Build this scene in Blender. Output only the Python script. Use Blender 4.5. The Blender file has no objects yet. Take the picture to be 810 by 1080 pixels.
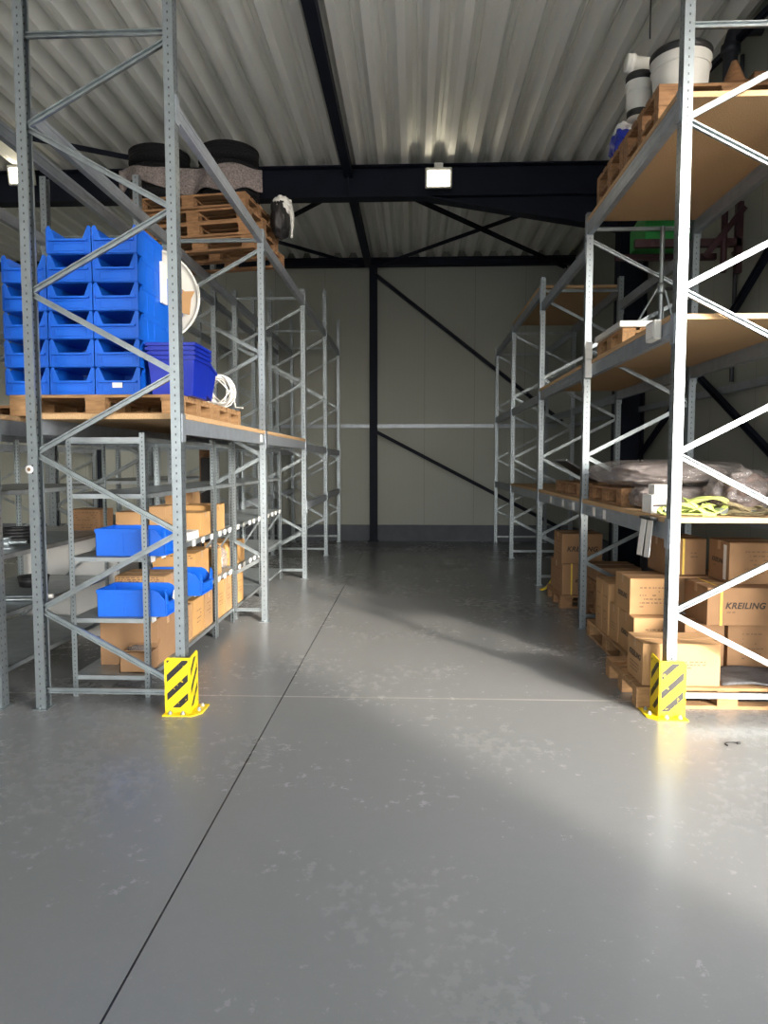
import bpy, bmesh, math, random
from mathutils import Vector, Matrix, noise
random.seed(7)
PI = math.pi
S = bpy.context.scene
C = S.collection

# ------------------------------------------------------------------ materials
def nt(name):
    m = bpy.data.materials.new(name); m.use_nodes = True
    return m, m.node_tree.nodes, m.node_tree.links, m.node_tree.nodes['Principled BSDF']

def mat(name, col, rough=.6, metal=0., var=.12, scale=8., bump=0., bscale=60., spec=.5, stretch=None, coat=0.):
    m, N, L, b = nt(name)
    b.inputs['Roughness'].default_value = rough; b.inputs['Metallic'].default_value = metal
    b.inputs['Specular IOR Level'].default_value = spec
    b.inputs['Coat Weight'].default_value = coat
    tc = N.new('ShaderNodeTexCoord')
    src = tc.outputs['Object']
    if stretch:
        mp = N.new('ShaderNodeMapping'); mp.inputs['Scale'].default_value = stretch
        L.new(src, mp.inputs['Vector']); src = mp.outputs['Vector']
    n = N.new('ShaderNodeTexNoise'); n.inputs['Scale'].default_value = scale; n.inputs['Detail'].default_value = 4
    L.new(src, n.inputs['Vector'])
    r = N.new('ShaderNodeValToRGB')
    r.color_ramp.elements[0].position = .3; r.color_ramp.elements[1].position = .7
    r.color_ramp.elements[0].color = (*[c*(1-var) for c in col], 1)
    r.color_ramp.elements[1].color = (*[min(1, c*(1+var)) for c in col], 1)
    L.new(n.outputs['Fac'], r.inputs['Fac']); L.new(r.outputs['Color'], b.inputs['Base Color'])
    if bump:
        n2 = N.new('ShaderNodeTexNoise'); n2.inputs['Scale'].default_value = bscale; n2.inputs['Detail'].default_value = 3
        L.new(src, n2.inputs['Vector'])
        bp = N.new('ShaderNodeBump'); bp.inputs['Strength'].default_value = bump; bp.inputs['Distance'].default_value = .01
        L.new(n2.outputs['Fac'], bp.inputs['Height']); L.new(bp.outputs['Normal'], b.inputs['Normal'])
    return m

def mth(N, L, op, a, b=None, c=None):
    n = N.new('ShaderNodeMath'); n.operation = op
    for i, v in enumerate((a, b, c)):
        if v is None: continue
        if isinstance(v, (int, float)): n.inputs[i].default_value = v
        else: L.new(v, n.inputs[i])
    return n.outputs[0]

def mixcol(N, L, fac, a, b):
    n = N.new('ShaderNodeMix'); n.data_type = 'RGBA'
    if isinstance(fac, (int, float)): n.inputs[0].default_value = fac
    else: L.new(fac, n.inputs[0])
    for i, v in ((6, a), (7, b)):
        if isinstance(v, tuple): n.inputs[i].default_value = (*v, 1)
        else: L.new(v, n.inputs[i])
    return n.outputs[2]

M = {}
M['galv'] = mat('galvanised', (.31, .35, .37), .36, .8, .16, 14, .05, 80)
M['galv_beam'] = mat('beam_grey', (.36, .40, .45), .45, .55, .1, 10)
M['galv_shelf'] = mat('shelf_steel', (.36, .40, .42), .40, .7, .14, 10)
M['navy'] = mat('navy_steel', (.008, .011, .022), .6, 0, .2, 4, spec=.2)
M['navy_pipe'] = mat('dark_pipe', (.02, .022, .03), .5, 0, .2, 4)
M['chip'] = mat('chipboard', (.50, .325, .17), .8, 0, .22, 120, .15, 200)
M['wood'] = mat('pallet_wood', (.27, .145, .068), .85, 0, .35, 7, .3, 60, stretch=(1, 6, 6))
M['wood_light'] = mat('pallet_wood_light', (.34, .195, .09), .85, 0, .3, 7, .3, 60, stretch=(1, 6, 6))
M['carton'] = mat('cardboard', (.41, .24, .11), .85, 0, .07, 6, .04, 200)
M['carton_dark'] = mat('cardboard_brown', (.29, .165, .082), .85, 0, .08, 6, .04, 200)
M['carton_yellow'] = mat('cardboard_yellow', (.50, .285, .105), .85, 0, .07, 6)
M['tape'] = mat('packing_tape', (.40, .24, .12), .35, 0, .05, 10)
M['ink'] = mat('ink', (.05, .035, .025), .8, 0, .2, 30)
M['ink_faint'] = mat('ink_faint', (.17, .10, .055), .8, 0, .2, 30)
M['yellow_strap'] = mat('yellow_strap', (.75, .52, .06), .5, 0, .1, 20)
M['blue_bin'] = mat('blue_plastic', (.003, .12, .66), .45, 0, .06, 5)
M['blue_tote'] = mat('dark_blue_plastic', (.005, .022, .34), .35, 0, .06, 5)
M['white'] = mat('white_plastic', (.62, .62, .59), .45, 0, .05, 8)
M['white_paint'] = mat('white_board', (.62, .63, .63), .6, 0, .05, 3)
M['paper'] = mat('paper', (.80, .79, .76), .8, 0, .05, 30)
M['black'] = mat('black_plastic', (.012, .012, .014), .5, 0, .3, 8)
M['rubber'] = mat('tyre_rubber', (.009, .009, .011), .8, 0, .35, 60, .8, 70, spec=.25)
M['blanket'] = mat('grey_felt', (.20, .17, .165), .95, 0, .45, 60, .6, 90)
M['maroon'] = mat('maroon_paint', (.035, .007, .013), .5, 0, .2, 6)
M['green'] = mat('green_paint', (.02, .26, .05), .45, 0, .1, 6)
M['lime'] = mat('lime_strap', (.50, .58, .16), .7, 0, .2, 40)
M['olive'] = mat('olive_strap', (.22, .18, .10), .8, 0, .3, 40)
M['cable_white'] = mat('white_cable', (.80, .79, .75), .5, 0, .05, 20)
M['mat_grey'] = mat('rubber_mat', (.085, .085, .09), .7, 0, .25, 40, .5, 60)
M['film_dark'] = mat('pack_contents', (.16, .115, .10), .6, 0, .4, 18, .4, 30)
M['yellow'] = mat('yellow_paint', (.80, .60, .01), .45, 0, .08, 14)
M['concrete_plinth'] = mat('plinth', (.10, .11, .13), .8, 0, .12, 5, .1, 60)
M['strut_wood'] = mat('brown_board', (.16, .075, .03), .7, 0, .3, 6, stretch=(1, 8, 8))
M['asphalt'] = mat('yard', (.66, .655, .63), .9, 0, .06, 2)

# wrap film
m, N, L, b = nt('plastic_film')
b.inputs['Base Color'].default_value = (.40, .36, .35, 1); b.inputs['Roughness'].default_value = .2
b.inputs['Alpha'].default_value = .40
n2 = N.new('ShaderNodeTexNoise'); n2.inputs['Scale'].default_value = 14; n2.inputs['Detail'].default_value = 6
tc = N.new('ShaderNodeTexCoord'); L.new(tc.outputs['Object'], n2.inputs['Vector'])
bp = N.new('ShaderNodeBump'); bp.inputs['Strength'].default_value = .7; bp.inputs['Distance'].default_value = .03
L.new(n2.outputs['Fac'], bp.inputs['Height']); L.new(bp.outputs['Normal'], b.inputs['Normal'])
M['film'] = m

# perforated upright steel: rows of holes every 50 mm on web and flanges
def perforated(name, col, pitch, zr, xr, xoff, flat, rough=.36):
    m, N, L, b = nt(name)
    b.inputs['Metallic'].default_value = .75; b.inputs['Roughness'].default_value = rough
    tc = N.new('ShaderNodeTexCoord'); sp = N.new('ShaderNodeSeparateXYZ'); L.new(tc.outputs['Object'], sp.inputs[0])
    sn = N.new('ShaderNodeSeparateXYZ'); L.new(tc.outputs['Normal'], sn.inputs[0])
    fy = mth(N, L, 'GREATER_THAN', mth(N, L, 'ABSOLUTE', sn.outputs['Y']), .7)
    fx = mth(N, L, 'GREATER_THAN', mth(N, L, 'ABSOLUTE', sn.outputs['X']), .7)
    fr = mth(N, L, 'FRACT', mth(N, L, 'DIVIDE', sp.outputs['Z'], pitch))
    zm = mth(N, L, 'LESS_THAN', mth(N, L, 'ABSOLUTE', mth(N, L, 'SUBTRACT', fr, .5)), zr/pitch)
    my = mth(N, L, 'LESS_THAN', mth(N, L, 'ABSOLUTE', mth(N, L, 'SUBTRACT', mth(N, L, 'ABSOLUTE', sp.outputs['X']), flat)), xr)
    mx = mth(N, L, 'LESS_THAN', mth(N, L, 'ABSOLUTE', mth(N, L, 'SUBTRACT', mth(N, L, 'ABSOLUTE', sp.outputs['Y']), xoff)), xr)
    hole = mth(N, L, 'MULTIPLY', zm, mth(N, L, 'MAXIMUM', mth(N, L, 'MULTIPLY', fy, my), mth(N, L, 'MULTIPLY', fx, mx)))
    n = N.new('ShaderNodeTexNoise'); n.inputs['Scale'].default_value = 20; L.new(tc.outputs['Object'], n.inputs['Vector'])
    base = mixcol(N, L, n.outputs['Fac'], tuple(c*.82 for c in col), tuple(min(1, c*1.15) for c in col))
    L.new(mixcol(N, L, hole, base, (.06, .065, .07)), b.inputs['Base Color'])
    L.new(mth(N, L, 'MULTIPLY', mth(N, L, 'SUBTRACT', 1., hole), .75), b.inputs['Metallic'])
    return m
M['upright'] = perforated('perforated_upright', (.29, .33, .355), .05, .007, .0045, .020, .0)
M['post'] = perforated('perforated_post', (.31, .35, .37), .03, .005, .004, .018, .018)

# hazard stripes: follow the guard's own width (x or y) and height
def hazard(name, kx, ky):
    m, N, L, b = nt(name)
    b.inputs['Roughness'].default_value = .4
    tc = N.new('ShaderNodeTexCoord'); sp = N.new('ShaderNodeSeparateXYZ'); L.new(tc.outputs['Object'], sp.inputs[0])
    sn = N.new('ShaderNodeSeparateXYZ'); L.new(tc.outputs['Normal'], sn.inputs[0])
    fy = mth(N, L, 'GREATER_THAN', mth(N, L, 'ABSOLUTE', sn.outputs['Y']), .7)
    s = mth(N, L, 'ADD', mth(N, L, 'MULTIPLY', mth(N, L, 'MULTIPLY', sp.outputs['X'], kx), fy),
            mth(N, L, 'MULTIPLY', mth(N, L, 'MULTIPLY', sp.outputs['Y'], ky), mth(N, L, 'SUBTRACT', 1., fy)))
    v = mth(N, L, 'FRACT', mth(N, L, 'DIVIDE', mth(N, L, 'SUBTRACT', sp.outputs['Z'], mth(N, L, 'SUBTRACT', s, .02)), .125))
    stripe = mth(N, L, 'LESS_THAN', v, .40)
    xa = mth(N, L, 'ABSOLUTE', mth(N, L, 'SUBTRACT', mth(N, L, 'ABSOLUTE', mth(N, L, 'ADD', mth(N, L, 'MULTIPLY', sp.outputs['X'], fy), mth(N, L, 'MULTIPLY', sp.outputs['Y'], mth(N, L, 'SUBTRACT', 1., fy)))), .085))
    inx = mth(N, L, 'LESS_THAN', xa, .070)
    inz = mth(N, L, 'MULTIPLY', mth(N, L, 'LESS_THAN', sp.outputs['Z'], .355), mth(N, L, 'GREATER_THAN', sp.outputs['Z'], .04))
    n = N.new('ShaderNodeTexNoise'); n.inputs['Scale'].default_value = 45; L.new(tc.outputs['Object'], n.inputs['Vector'])
    wear = mth(N, L, 'LESS_THAN', n.outputs['Fac'], .66)
    f = mth(N, L, 'MULTIPLY', mth(N, L, 'MULTIPLY', stripe, inx), mth(N, L, 'MULTIPLY', inz, wear))
    L.new(mixcol(N, L, f, (.80, .60, .01), (.015, .015, .015)), b.inputs['Base Color'])
    return m
M['hazard_left'] = hazard('hazard_left', .95, .95)
M['hazard_right'] = hazard('hazard_right', .95, -.95)

# polished concrete floor
m, N, L, b = nt('polished_concrete')
tc = N.new('ShaderNodeTexCoord'); sp = N.new('ShaderNodeSeparateXYZ'); L.new(tc.outputs['Object'], sp.inputs[0])
def nz(scale, detail=5, rough=.6):
    n = N.new('ShaderNodeTexNoise'); n.inputs['Scale'].default_value = scale; n.inputs['Detail'].default_value = detail
    n.inputs['Roughness'].default_value = rough; L.new(tc.outputs['Object'], n.inputs['Vector']); return n.outputs['Fac']
def ramp(v, p0, c0, p1, c1):
    r = N.new('ShaderNodeValToRGB'); r.color_ramp.elements[0].position = p0; r.color_ramp.elements[1].position = p1
    r.color_ramp.elements[0].color = (*c0, 1); r.color_ramp.elements[1].color = (*c1, 1); L.new(v, r.inputs['Fac']); return r.outputs['Color']
big = nz(.7, 6, .6); fine = nz(13, 10, .75); grain = nz(70, 4, .7)
c = ramp(big, .25, (.185, .190, .192), .78, (.222, .224, .222))
c2 = ramp(fine, .2, (.185, .190, .192), .85, (.226, .228, .226))
c = mixcol(N, L, .45, c, c2)
c = mixcol(N, L, mth(N, L, 'MULTIPLY', mth(N, L, 'GREATER_THAN', grain, .62), .30), c, (.26, .255, .25))
# scuffs and pale spots
vo = N.new('ShaderNodeTexVoronoi'); vo.inputs['Scale'].default_value = 1.7; vo.inputs['Randomness'].default_value = 1; L.new(tc.outputs['Object'], vo.inputs['Vector'])
spot = mth(N, L, 'MULTIPLY', mth(N, L, 'LESS_THAN', mth(N, L, 'ADD', vo.outputs['Distance'], mth(N, L, 'MULTIPLY', fine, .08)), .085), .16)
c = mixcol(N, L, spot, c, (.30, .30, .295))
jx = mth(N, L, 'LESS_THAN', mth(N, L, 'ABSOLUTE', mth(N, L, 'ADD', sp.outputs['X'], .915)), .0042)
jx2 = mth(N, L, 'LESS_THAN', mth(N, L, 'ABSOLUTE', mth(N, L, 'SUBTRACT', mth(N, L, 'ABSOLUTE', mth(N, L, 'ADD', sp.outputs['X'], .915)), 6.)), .0035)
jy = mth(N, L, 'LESS_THAN', mth(N, L, 'ABSOLUTE', mth(N, L, 'SUBTRACT', sp.outputs['Y'], 4.87)), .010)
c = mixcol(N, L, mth(N, L, 'MULTIPLY', jy, .8), c, (.44, .43, .39))
c = mixcol(N, L, mth(N, L, 'MAXIMUM', jx, jx2), c, (.015, .015, .015))
L.new(c, b.inputs['Base Color'])
rr = N.new('ShaderNodeMapRange'); L.new(mixcol(N, L, .5, ramp(big, .3, (0, 0, 0), .7, (1, 1, 1)), ramp(fine, .3, (0, 0, 0), .7, (1, 1, 1))), rr.inputs[0])
rr.inputs[3].default_value = .255; rr.inputs[4].default_value = .285; L.new(rr.outputs[0], b.inputs['Roughness'])
bp = N.new('ShaderNodeBump'); bp.inputs['Strength'].default_value = .05; bp.inputs['Distance'].default_value = .003
L.new(fine, bp.inputs['Height']); L.new(bp.outputs['Normal'], b.inputs['Normal'])
M['floor'] = m

# wall panels: vertical joints every 1.1 m along one axis, faint micro ribs
def panel(name, axis, off, pitch=1.0, col=(.30, .315, .28)):
    m, N, L, b = nt(name)
    b.inputs['Roughness'].default_value = .5
    tc = N.new('ShaderNodeTexCoord'); sp = N.new('ShaderNodeSeparateXYZ'); L.new(tc.outputs['Object'], sp.inputs[0])
    u = mth(N, L, 'ADD', sp.outputs[axis], off)
    f = mth(N, L, 'FRACT', mth(N, L, 'DIVIDE', u, pitch))
    j = mth(N, L, 'LESS_THAN', f, .012/pitch)
    rib = mth(N, L, 'FRACT', mth(N, L, 'DIVIDE', u, .1))
    rl = mth(N, L, 'MULTIPLY', mth(N, L, 'LESS_THAN', rib, .06), .10)
    n = N.new('ShaderNodeTexNoise'); n.inputs['Scale'].default_value = .8; n.inputs['Detail'].default_value = 5; L.new(tc.outputs['Object'], n.inputs['Vector'])
    base = mixcol(N, L, n.outputs['Fac'], tuple(c*.9 for c in col), tuple(c*1.08 for c in col))
    base = mixcol(N, L, rl, base, tuple(c*.6 for c in col))
    L.new(mixcol(N, L, mth(N, L, 'MULTIPLY', j, .4), base, (.08, .08, .07)), b.inputs['Base Color'])
    return m
M['wall_x'] = panel('wall_panel_x', 'X', .80, 1.02)
M['wall_y'] = panel('wall_panel_y', 'Y', .25, 1.02)

m = mat('roof_deck', (.80, .81, .775), .6, .0, .06, 1.5, .05, 40, stretch=(3, .4, 1)); M['deck'] = m
m, N, L, b = nt('lamp_glow'); b.inputs['Emission Color'].default_value = (1, .88, .66, 1); b.inputs['Emission Strength'].default_value = 9
b.inputs['Base Color'].default_value = (1, .95, .85, 1); M['glow'] = m

# ------------------------------------------------------------------ mesh builder
class MB:
    def __init__(s): s.v, s.f, s.mi, s.sm = [], [], [], []
    def add(s, vs, fs, mi=0, smooth=False):
        o = len(s.v); s.v += [tuple(p) for p in vs]
        for f in fs: s.f.append(tuple(i+o for i in f)); s.mi.append(mi); s.sm.append(smooth)
        return s
    def box(s, x0, x1, y0, y1, z0, z1, mi=0, mtx=None):
        vs = [Vector(p) for p in ((x0,y0,z0),(x1,y0,z0),(x1,y1,z0),(x0,y1,z0),(x0,y0,z1),(x1,y0,z1),(x1,y1,z1),(x0,y1,z1))]
        if mtx: vs = [mtx @ p for p in vs]
        return s.add(vs, [(0,3,2,1),(4,5,6,7),(0,1,5,4),(1,2,6,5),(2,3,7,6),(3,0,4,7)], mi)
    def prism(s, poly, axis, a0, a1, mi=0, mtx=None):
        """poly in the two other axes (in xyz order), extruded along axis"""
        def P(p, a):
            q = [p[0], p[1]]; q.insert('xyz'.index(axis), a); return Vector(q)
        n = len(poly)
        vs = [P(p, a0) for p in poly]+[P(p, a1) for p in poly]
        if mtx: vs = [mtx @ p for p in vs]
        fs = [tuple(range(n))[::-1], tuple(range(n, 2*n))]+[(i, (i+1) % n, n+(i+1) % n, n+i) for i in range(n)]
        return s.add(vs, fs, mi)
    def bar(s, p0, p1, w, d, nrm=(0, -1, 0), mi=0):
        """rectangular bar, w across in the plane perpendicular to nrm, d along nrm"""
        p0, p1 = Vector(p0), Vector(p1); ax = (p1-p0).normalized(); n = Vector(nrm)
        n = (n-ax*n.dot(ax)).normalized(); u = ax.cross(n)
        vs = []
        for p in (p0, p1):
            for a, bb in ((-1,-1),(1,-1),(1,1),(-1,1)): vs.append(p+u*a*w/2+n*bb*d/2)
        return s.add(vs, [(3,2,1,0),(4,5,6,7)]+[(i,(i+1)%4,4+(i+1)%4,4+i) for i in range(4)], mi)
    def channel(s, p0, p1, w, d, nrm=(0,-1,0), t=.004, mi=0):
        p0, p1 = Vector(p0), Vector(p1); ax = (p1-p0).normalized(); n = Vector(nrm)
        n = (n-ax*n.dot(ax)).normalized(); u = ax.cross(n)
        s.bar(p0-n*(d/2-t/2), p1-n*(d/2-t/2), w, t, nrm, mi)
        for k in (-1, 1): s.bar(p0+u*k*(w/2-t), p1+u*k*(w/2-t), 2*t, d, nrm, mi)
        return s
    def tube(s, pts, r, seg=8, mi=0, closed=False, cap=True):
        pts = [Vector(p) for p in pts]; n = len(pts); vs = []; prev = None
        for i, p in enumerate(pts):
            if closed: t = pts[(i+1) % n]-pts[i-1]
            else: t = pts[min(i+1, n-1)]-pts[max(i-1, 0)]
            t.normalize()
            if prev is None: u = t.orthogonal().normalized()
            else:
                u = prev-t*prev.dot(t); u = u.normalized() if u.length > 1e-6 else t.orthogonal().normalized()
            prev = u; w = t.cross(u); rr = r[i] if isinstance(r, (list, tuple)) else r
            for k in range(seg):
                a = 2*PI*k/seg; vs.append(p+(u*math.cos(a)+w*math.sin(a))*rr)
        fs = []
        for i in range(n if closed else n-1):
            j = (i+1) % n
            for k in range(seg):
                l = (k+1) % seg; fs.append((i*seg+k, i*seg+l, j*seg+l, j*seg+k))
        s.add(vs, fs, mi, True)
        if cap and not closed:
            s.add(vs[:seg], [tuple(range(seg))[::-1]], mi); s.add(vs[-seg:], [tuple(range(seg))], mi)
        return s
    def lathe(s, prof, seg=32, mi=0, mtx=None, smooth=True, cx=0, cy=0):
        vs = []
        for r, z in prof:
            for k in range(seg):
                a = 2*PI*k/seg; p = Vector((cx+r*math.cos(a), cy+r*math.sin(a), z)); vs.append(mtx @ p if mtx else p)
        fs = []
        for i in range(len(prof)-1):
            for k in range(seg):
                l = (k+1) % seg; fs.append((i*seg+k, i*seg+l, (i+1)*seg+l, (i+1)*seg+k))
        if prof[0][0] > 1e-6: fs.append(tuple(range(seg))[::-1])
        if prof[-1][0] > 1e-6: fs.append(tuple(range((len(prof)-1)*seg, len(prof)*seg)))
        return s.add(vs, fs, mi, smooth)
    def mesh(s, name, mats):
        me = bpy.data.meshes.new(name); me.from_pydata(s.v, [], s.f)
        for m in (mats if isinstance(mats, (list, tuple)) else [mats]): me.materials.append(m)
        me.polygons.foreach_set('material_index', s.mi); me.polygons.foreach_set('use_smooth', s.sm)
        me.update(); return me
    def build(s, name, mats, parent=None, loc=(0,0,0), rot=(0,0,0), bevel=0.):
        return link(name, s.mesh(name, mats), parent, loc, rot, bevel)

def link(name, me, parent=None, loc=(0,0,0), rot=(0,0,0), bevel=0.):
    o = bpy.data.objects.new(name, me); C.objects.link(o); o.location = loc; o.rotation_euler = rot
    if parent: o.parent = parent
    if bevel:
        bv = o.modifiers.new('bevel', 'BEVEL'); bv.width = bevel; bv.segments = 2; bv.limit_method = 'ANGLE'
    return o
def tag(o, label, cat, group=None, kind=None):
    o['label'] = label; o['category'] = cat
    if group: o['group'] = group
    if kind: o['kind'] = kind
    return o
def thing(name, label, cat, loc=(0,0,0), rot=(0,0,0), group=None):
    o = bpy.data.objects.new(name, None); o.empty_display_size = .1; C.objects.link(o)
    o.location = loc; o.rotation_euler = rot
    return tag(o, label, cat, group)
def struct(name, mb, mats, **k):
    o = mb.build(name, mats, **k); o['kind'] = 'structure'; return o
def copy_tree(o, parent=None):
    c = o.copy(); C.objects.link(c); c.parent = parent
    for ch in list(o.children): copy_tree(ch, c)
    return c
def text_mesh(txt, size, ext=.0006, bold=0.):
    cu = bpy.data.curves.new('lettering', 'FONT'); cu.body = txt; cu.size = size; cu.extrude = ext; cu.offset = bold; cu.shear = .25; cu.space_character = 1.08
    cu.align_x = 'CENTER'; cu.align_y = 'CENTER'
    o = bpy.data.objects.new('lettering', cu); C.objects.link(o)
    dg = bpy.context.evaluated_depsgraph_get(); dg.update()
    me = bpy.data.meshes.new_from_object(o.evaluated_get(dg)); me.materials.clear()
    bpy.data.objects.remove(o); bpy.data.curves.remove(cu)
    return me

# ------------------------------------------------------------------ the hall
XR, XL, YB, YF = 3.22, -13.0, 14.75, -7.0
ZC = 5.74
struct('floor', MB().box(XL-.2, XR+.2, YF-.2, YB+.2, -.2, 0), M['floor'])
# gate opening in the right-hand wall, beside the camera
G0, G1, GZ = -.6, 3.45, 4.75
struct('ground_yard', MB().box(XR+.2, XR+40, -30, 30, -.2, -.005), M['asphalt'])
w = MB()
w.box(XR, XR+.2, YF, G0, 0, 6.1); w.box(XR, XR+.2, G1, YB+.2, 0, 6.1); w.box(XR, XR+.2, G0, G1, GZ, 6.1)
struct('wall_right', w, M['wall_y'])
struct('wall_back', MB().box(XL-.2, XR, YB, YB+.2, 0, 6.1), M['wall_x'])
struct('wall_left', MB().box(XL-.2, XL, YF, YB, 0, 6.1), M['wall_y'])
# front wall (behind the camera) with its own gate
F0, F1, FZ = -5.0, 1.2, 4.7
w = MB()
w.box(XL-.2, F0, YF-.2, YF, 0, 6.1); w.box(F1, XR+.2, YF-.2, YF, 0, 6.1); w.box(F0, F1, YF-.2, YF, FZ, 6.1)
struct('wall_front', w, M['wall_x'])
struct('ground_forecourt', MB().box(-30, XR+.2, -40, YF-.2, -.2, -.005), M['asphalt'])
struct('baseboard_back', MB().box(XL, XR, YB-.03, YB, 0, .34), M['concrete_plinth'])
struct('baseboard_right', MB().box(XR-.03, XR, 5.0, YB-.03, 0, .34), M['concrete_plinth'])
# corrugated roof deck, ribs running towards the back wall
pitch, low, up, hh = .315, .085, .10, .155
prof = []; x = XL-.2
x0 = -.92+pitch*.5-pitch*45
i = 0
x = x0
while x < XR+.2:
    prof += [(x-low/2, ZC), (x+low/2, ZC), (x+pitch/2-up/2, ZC+hh), (x+pitch/2-.012, ZC+hh), (x+pitch/2, ZC+hh-.012), (x+pitch/2+.012, ZC+hh), (x+pitch/2+up/2, ZC+hh)]; x += pitch
top = [(prof[-1][0], 6.05), (prof[0][0], 6.05)]
struct('ceiling', MB().prism(prof+top, 'y', YF-.2, YB+.2), M['deck'])
def ibeam_x(mb, x0, x1, y, z0, z1, wd=.2, tf=.018, tw=.01):
    mb.box(x0, x1, y-wd/2, y+wd/2, z0, z0+tf); mb.box(x0, x1, y-wd/2, y+wd/2, z1-tf, z1); mb.box(x0, x1, y-tw/2, y+tw/2, z0, z1)
YG = 10.2
g = MB(); ibeam_x(g, XL, 2.82, YG, 5.31, ZC, .22)
# haunch towards the right-hand column
g.prism([(.2, 5.31), (2.82, 5.31), (2.82, 4.84)], 'y', YG-.006, YG+.006)
g.prism([(.2, 5.31), (2.82, 4.86), (2.82, 4.84), (.2, 5.29)], 'y', YG-.11, YG+.11)
for xx in (-.92, -6.6): g.box(xx-.008, xx+.008, YG-.1, YG+.1, 5.31, ZC)
struct('roof_beam', g, M['navy'])
cg = MB()
cg.box(2.82, 2.84, YG-.13, YG+.13, 0, ZC); cg.box(3.18, 3.2, YG-.13, YG+.13, 0, ZC); cg.box(2.82, 3.2, YG-.008, YG+.008, 0, ZC)
struct('column_right', cg, M['navy'])
cg = MB(); cg.box(-.90, -.74, YB-.165, YB-.15, 0, 5.6); cg.box(-.90, -.74, YB-.05, YB-.035, 0, 5.6); cg.box(-.825, -.815, YB-.165, YB-.035, 0, 5.6); cg.box(-.93, -.71, YB-.19, YB-.035, 0, .02)
struct('column_back', cg, M['navy'])
cg = MB(); cg.box(-6.7, -6.54, YB-.165, YB-.035, 0, 5.6)
struct('column_far', cg, M['navy'])
ev = MB(); ibeam_x(ev, XL, XR, YB-.12, 5.58, ZC, .16)
struct('roof_eave_beam', ev, M['navy'])
st = MB(); st.box(-.98, -.86, .5, YG-.012, 5.60, 5.73); st.box(-.98, -.86, YG+.012, YB-.2, 5.56, 5.69)
struct('roof_purlin_beam', st, M['navy'])
# wall rail and braces: trim_1.. trim_n
struct('trim_1', MB().box(XL, XR-.3, YB-.06, YB, 2.345, 2.42), M['galv_beam'])
struct('trim_2', MB().box(XR-.06, XR, 5.0, YB-.1, 2.345, 2.42), M['galv_beam'])
def lbar(p0, p1, w=.07, nrm=(0, -1, 0)): return MB().channel(p0, p1, w, .05, nrm, .006)
yb = YB-.20
struct('trim_3', lbar((-.80, yb, 5.42), (3.0, yb, 2.45)), M['navy'])
struct('trim_4', lbar((-.80, yb, 2.28), (3.0, yb, .30)), M['navy'])
xr = XR-.09
struct('trim_5', lbar((xr, 8.1, 2.62), (xr, 10.0, 1.74), .06, (-1, 0, 0)), M['navy'])
struct('trim_6', lbar((xr, 8.1, 2.62), (xr, 6.3, 1.68), .06, (-1, 0, 0)), M['navy'])
struct('trim_7', lbar((xr, 7.7, 2.85), (xr, 5.6, 4.05), .07, (-1, 0, 0)), M['navy'])
zb = 5.52
struct('trim_8', lbar((-.3, YG+.1, zb-.03), (3.0, YB-.25, zb-.03), .07, (0, 0, -1)), M['navy'])
struct('trim_9', lbar((-.75, YB-.25, zb+.03), (2.4, YG+.6, zb+.03), .045, (0, 0, -1)), M['navy'])
struct('trim_10', lbar((-1.0, YG+.1, zb-.03), (-4.6, YB-.25, zb-.03), .05, (0, 0, -1)), M['navy'])
struct('trim_11', lbar((-1.0, YB-.25, zb+.03), (-4.6, YG+.1, zb+.03), .05, (0, 0, -1)), M['navy'])
struct('trim_12', lbar((2.6, YG-.4, zb), (3.15, 5.6, zb), .05, (0, 0, -1)), M['navy'])
struct('trim_13', lbar((-9.5, 5.6, zb), (-2.2, YG-.1, zb), .05, (0, 0, -1)), M['navy'])
# vertical conduit on the right-hand wall and short service pipes
t = thing('wall_conduit', 'thin dark conduit running down the wall panels behind the front rack on the right', 'pipe', (XR-.03, 7.35, 0))
MB().tube([(0, 0, 2.45), (0, 0, 5.6)], .022).build('pipe', M['navy_pipe'], t)
for z in (2.9, 3.7, 4.6): MB().box(-.03, .03, -.03, .03, z, z+.03).build('pipe_clip', M['navy_pipe'], t)
t = thing('drain_pipe', 'short fat dark elbow pipe at the ceiling above the topmost right shelf', 'pipe', (2.93, 7.0, 0))
MB().tube([(0, 0, 4.9), (0, 0, 5.52), (.02, 0, 5.60), (.09, 0, 5.645), (.28, 0, 5.65)], .065, 14).build('pipe', M['navy_pipe'], t)
MB().lathe([(.085, 5.42), (.085, 5.50)], 16).build('pipe_collar', M['navy_pipe'], t)

# floodlights on the roof beam
def floodlight(x, y, z, label, rx):
    t = thing('floodlight', label, 'lamp', (x, y, z), (rx, 0, 0), 'floodlights on the roof beam')
    MB().box(-.18, .18, -.05, .03, -.13, .13).build('housing', M['white'], t, bevel=.012)
    MB().box(-.145, .145, -.056, -.049, -.105, .085).build('lens', M['glow'], t)
    b = MB().box(-.06, .06, -.02, .02, .13, .19); b.box(-.05, .05, .0, .16, .15, .17); b.build('bracket', M['white'], t)
    f = MB()
    for k in range(7): f.box(-.15+k*.047, -.14+k*.047, .03, .06, -.1, .1)
    f.build('cooling_fins', M['galv_beam'], t)
floodlight(.33, YG-.24, 5.49, 'glowing white floodlight in the middle of the dark roof beam above the aisle', math.radians(12))
floodlight(-5.45, YG-.24, 5.62, 'glowing floodlight on the roof beam at the far left, half behind the rack post', math.radians(12))

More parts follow.
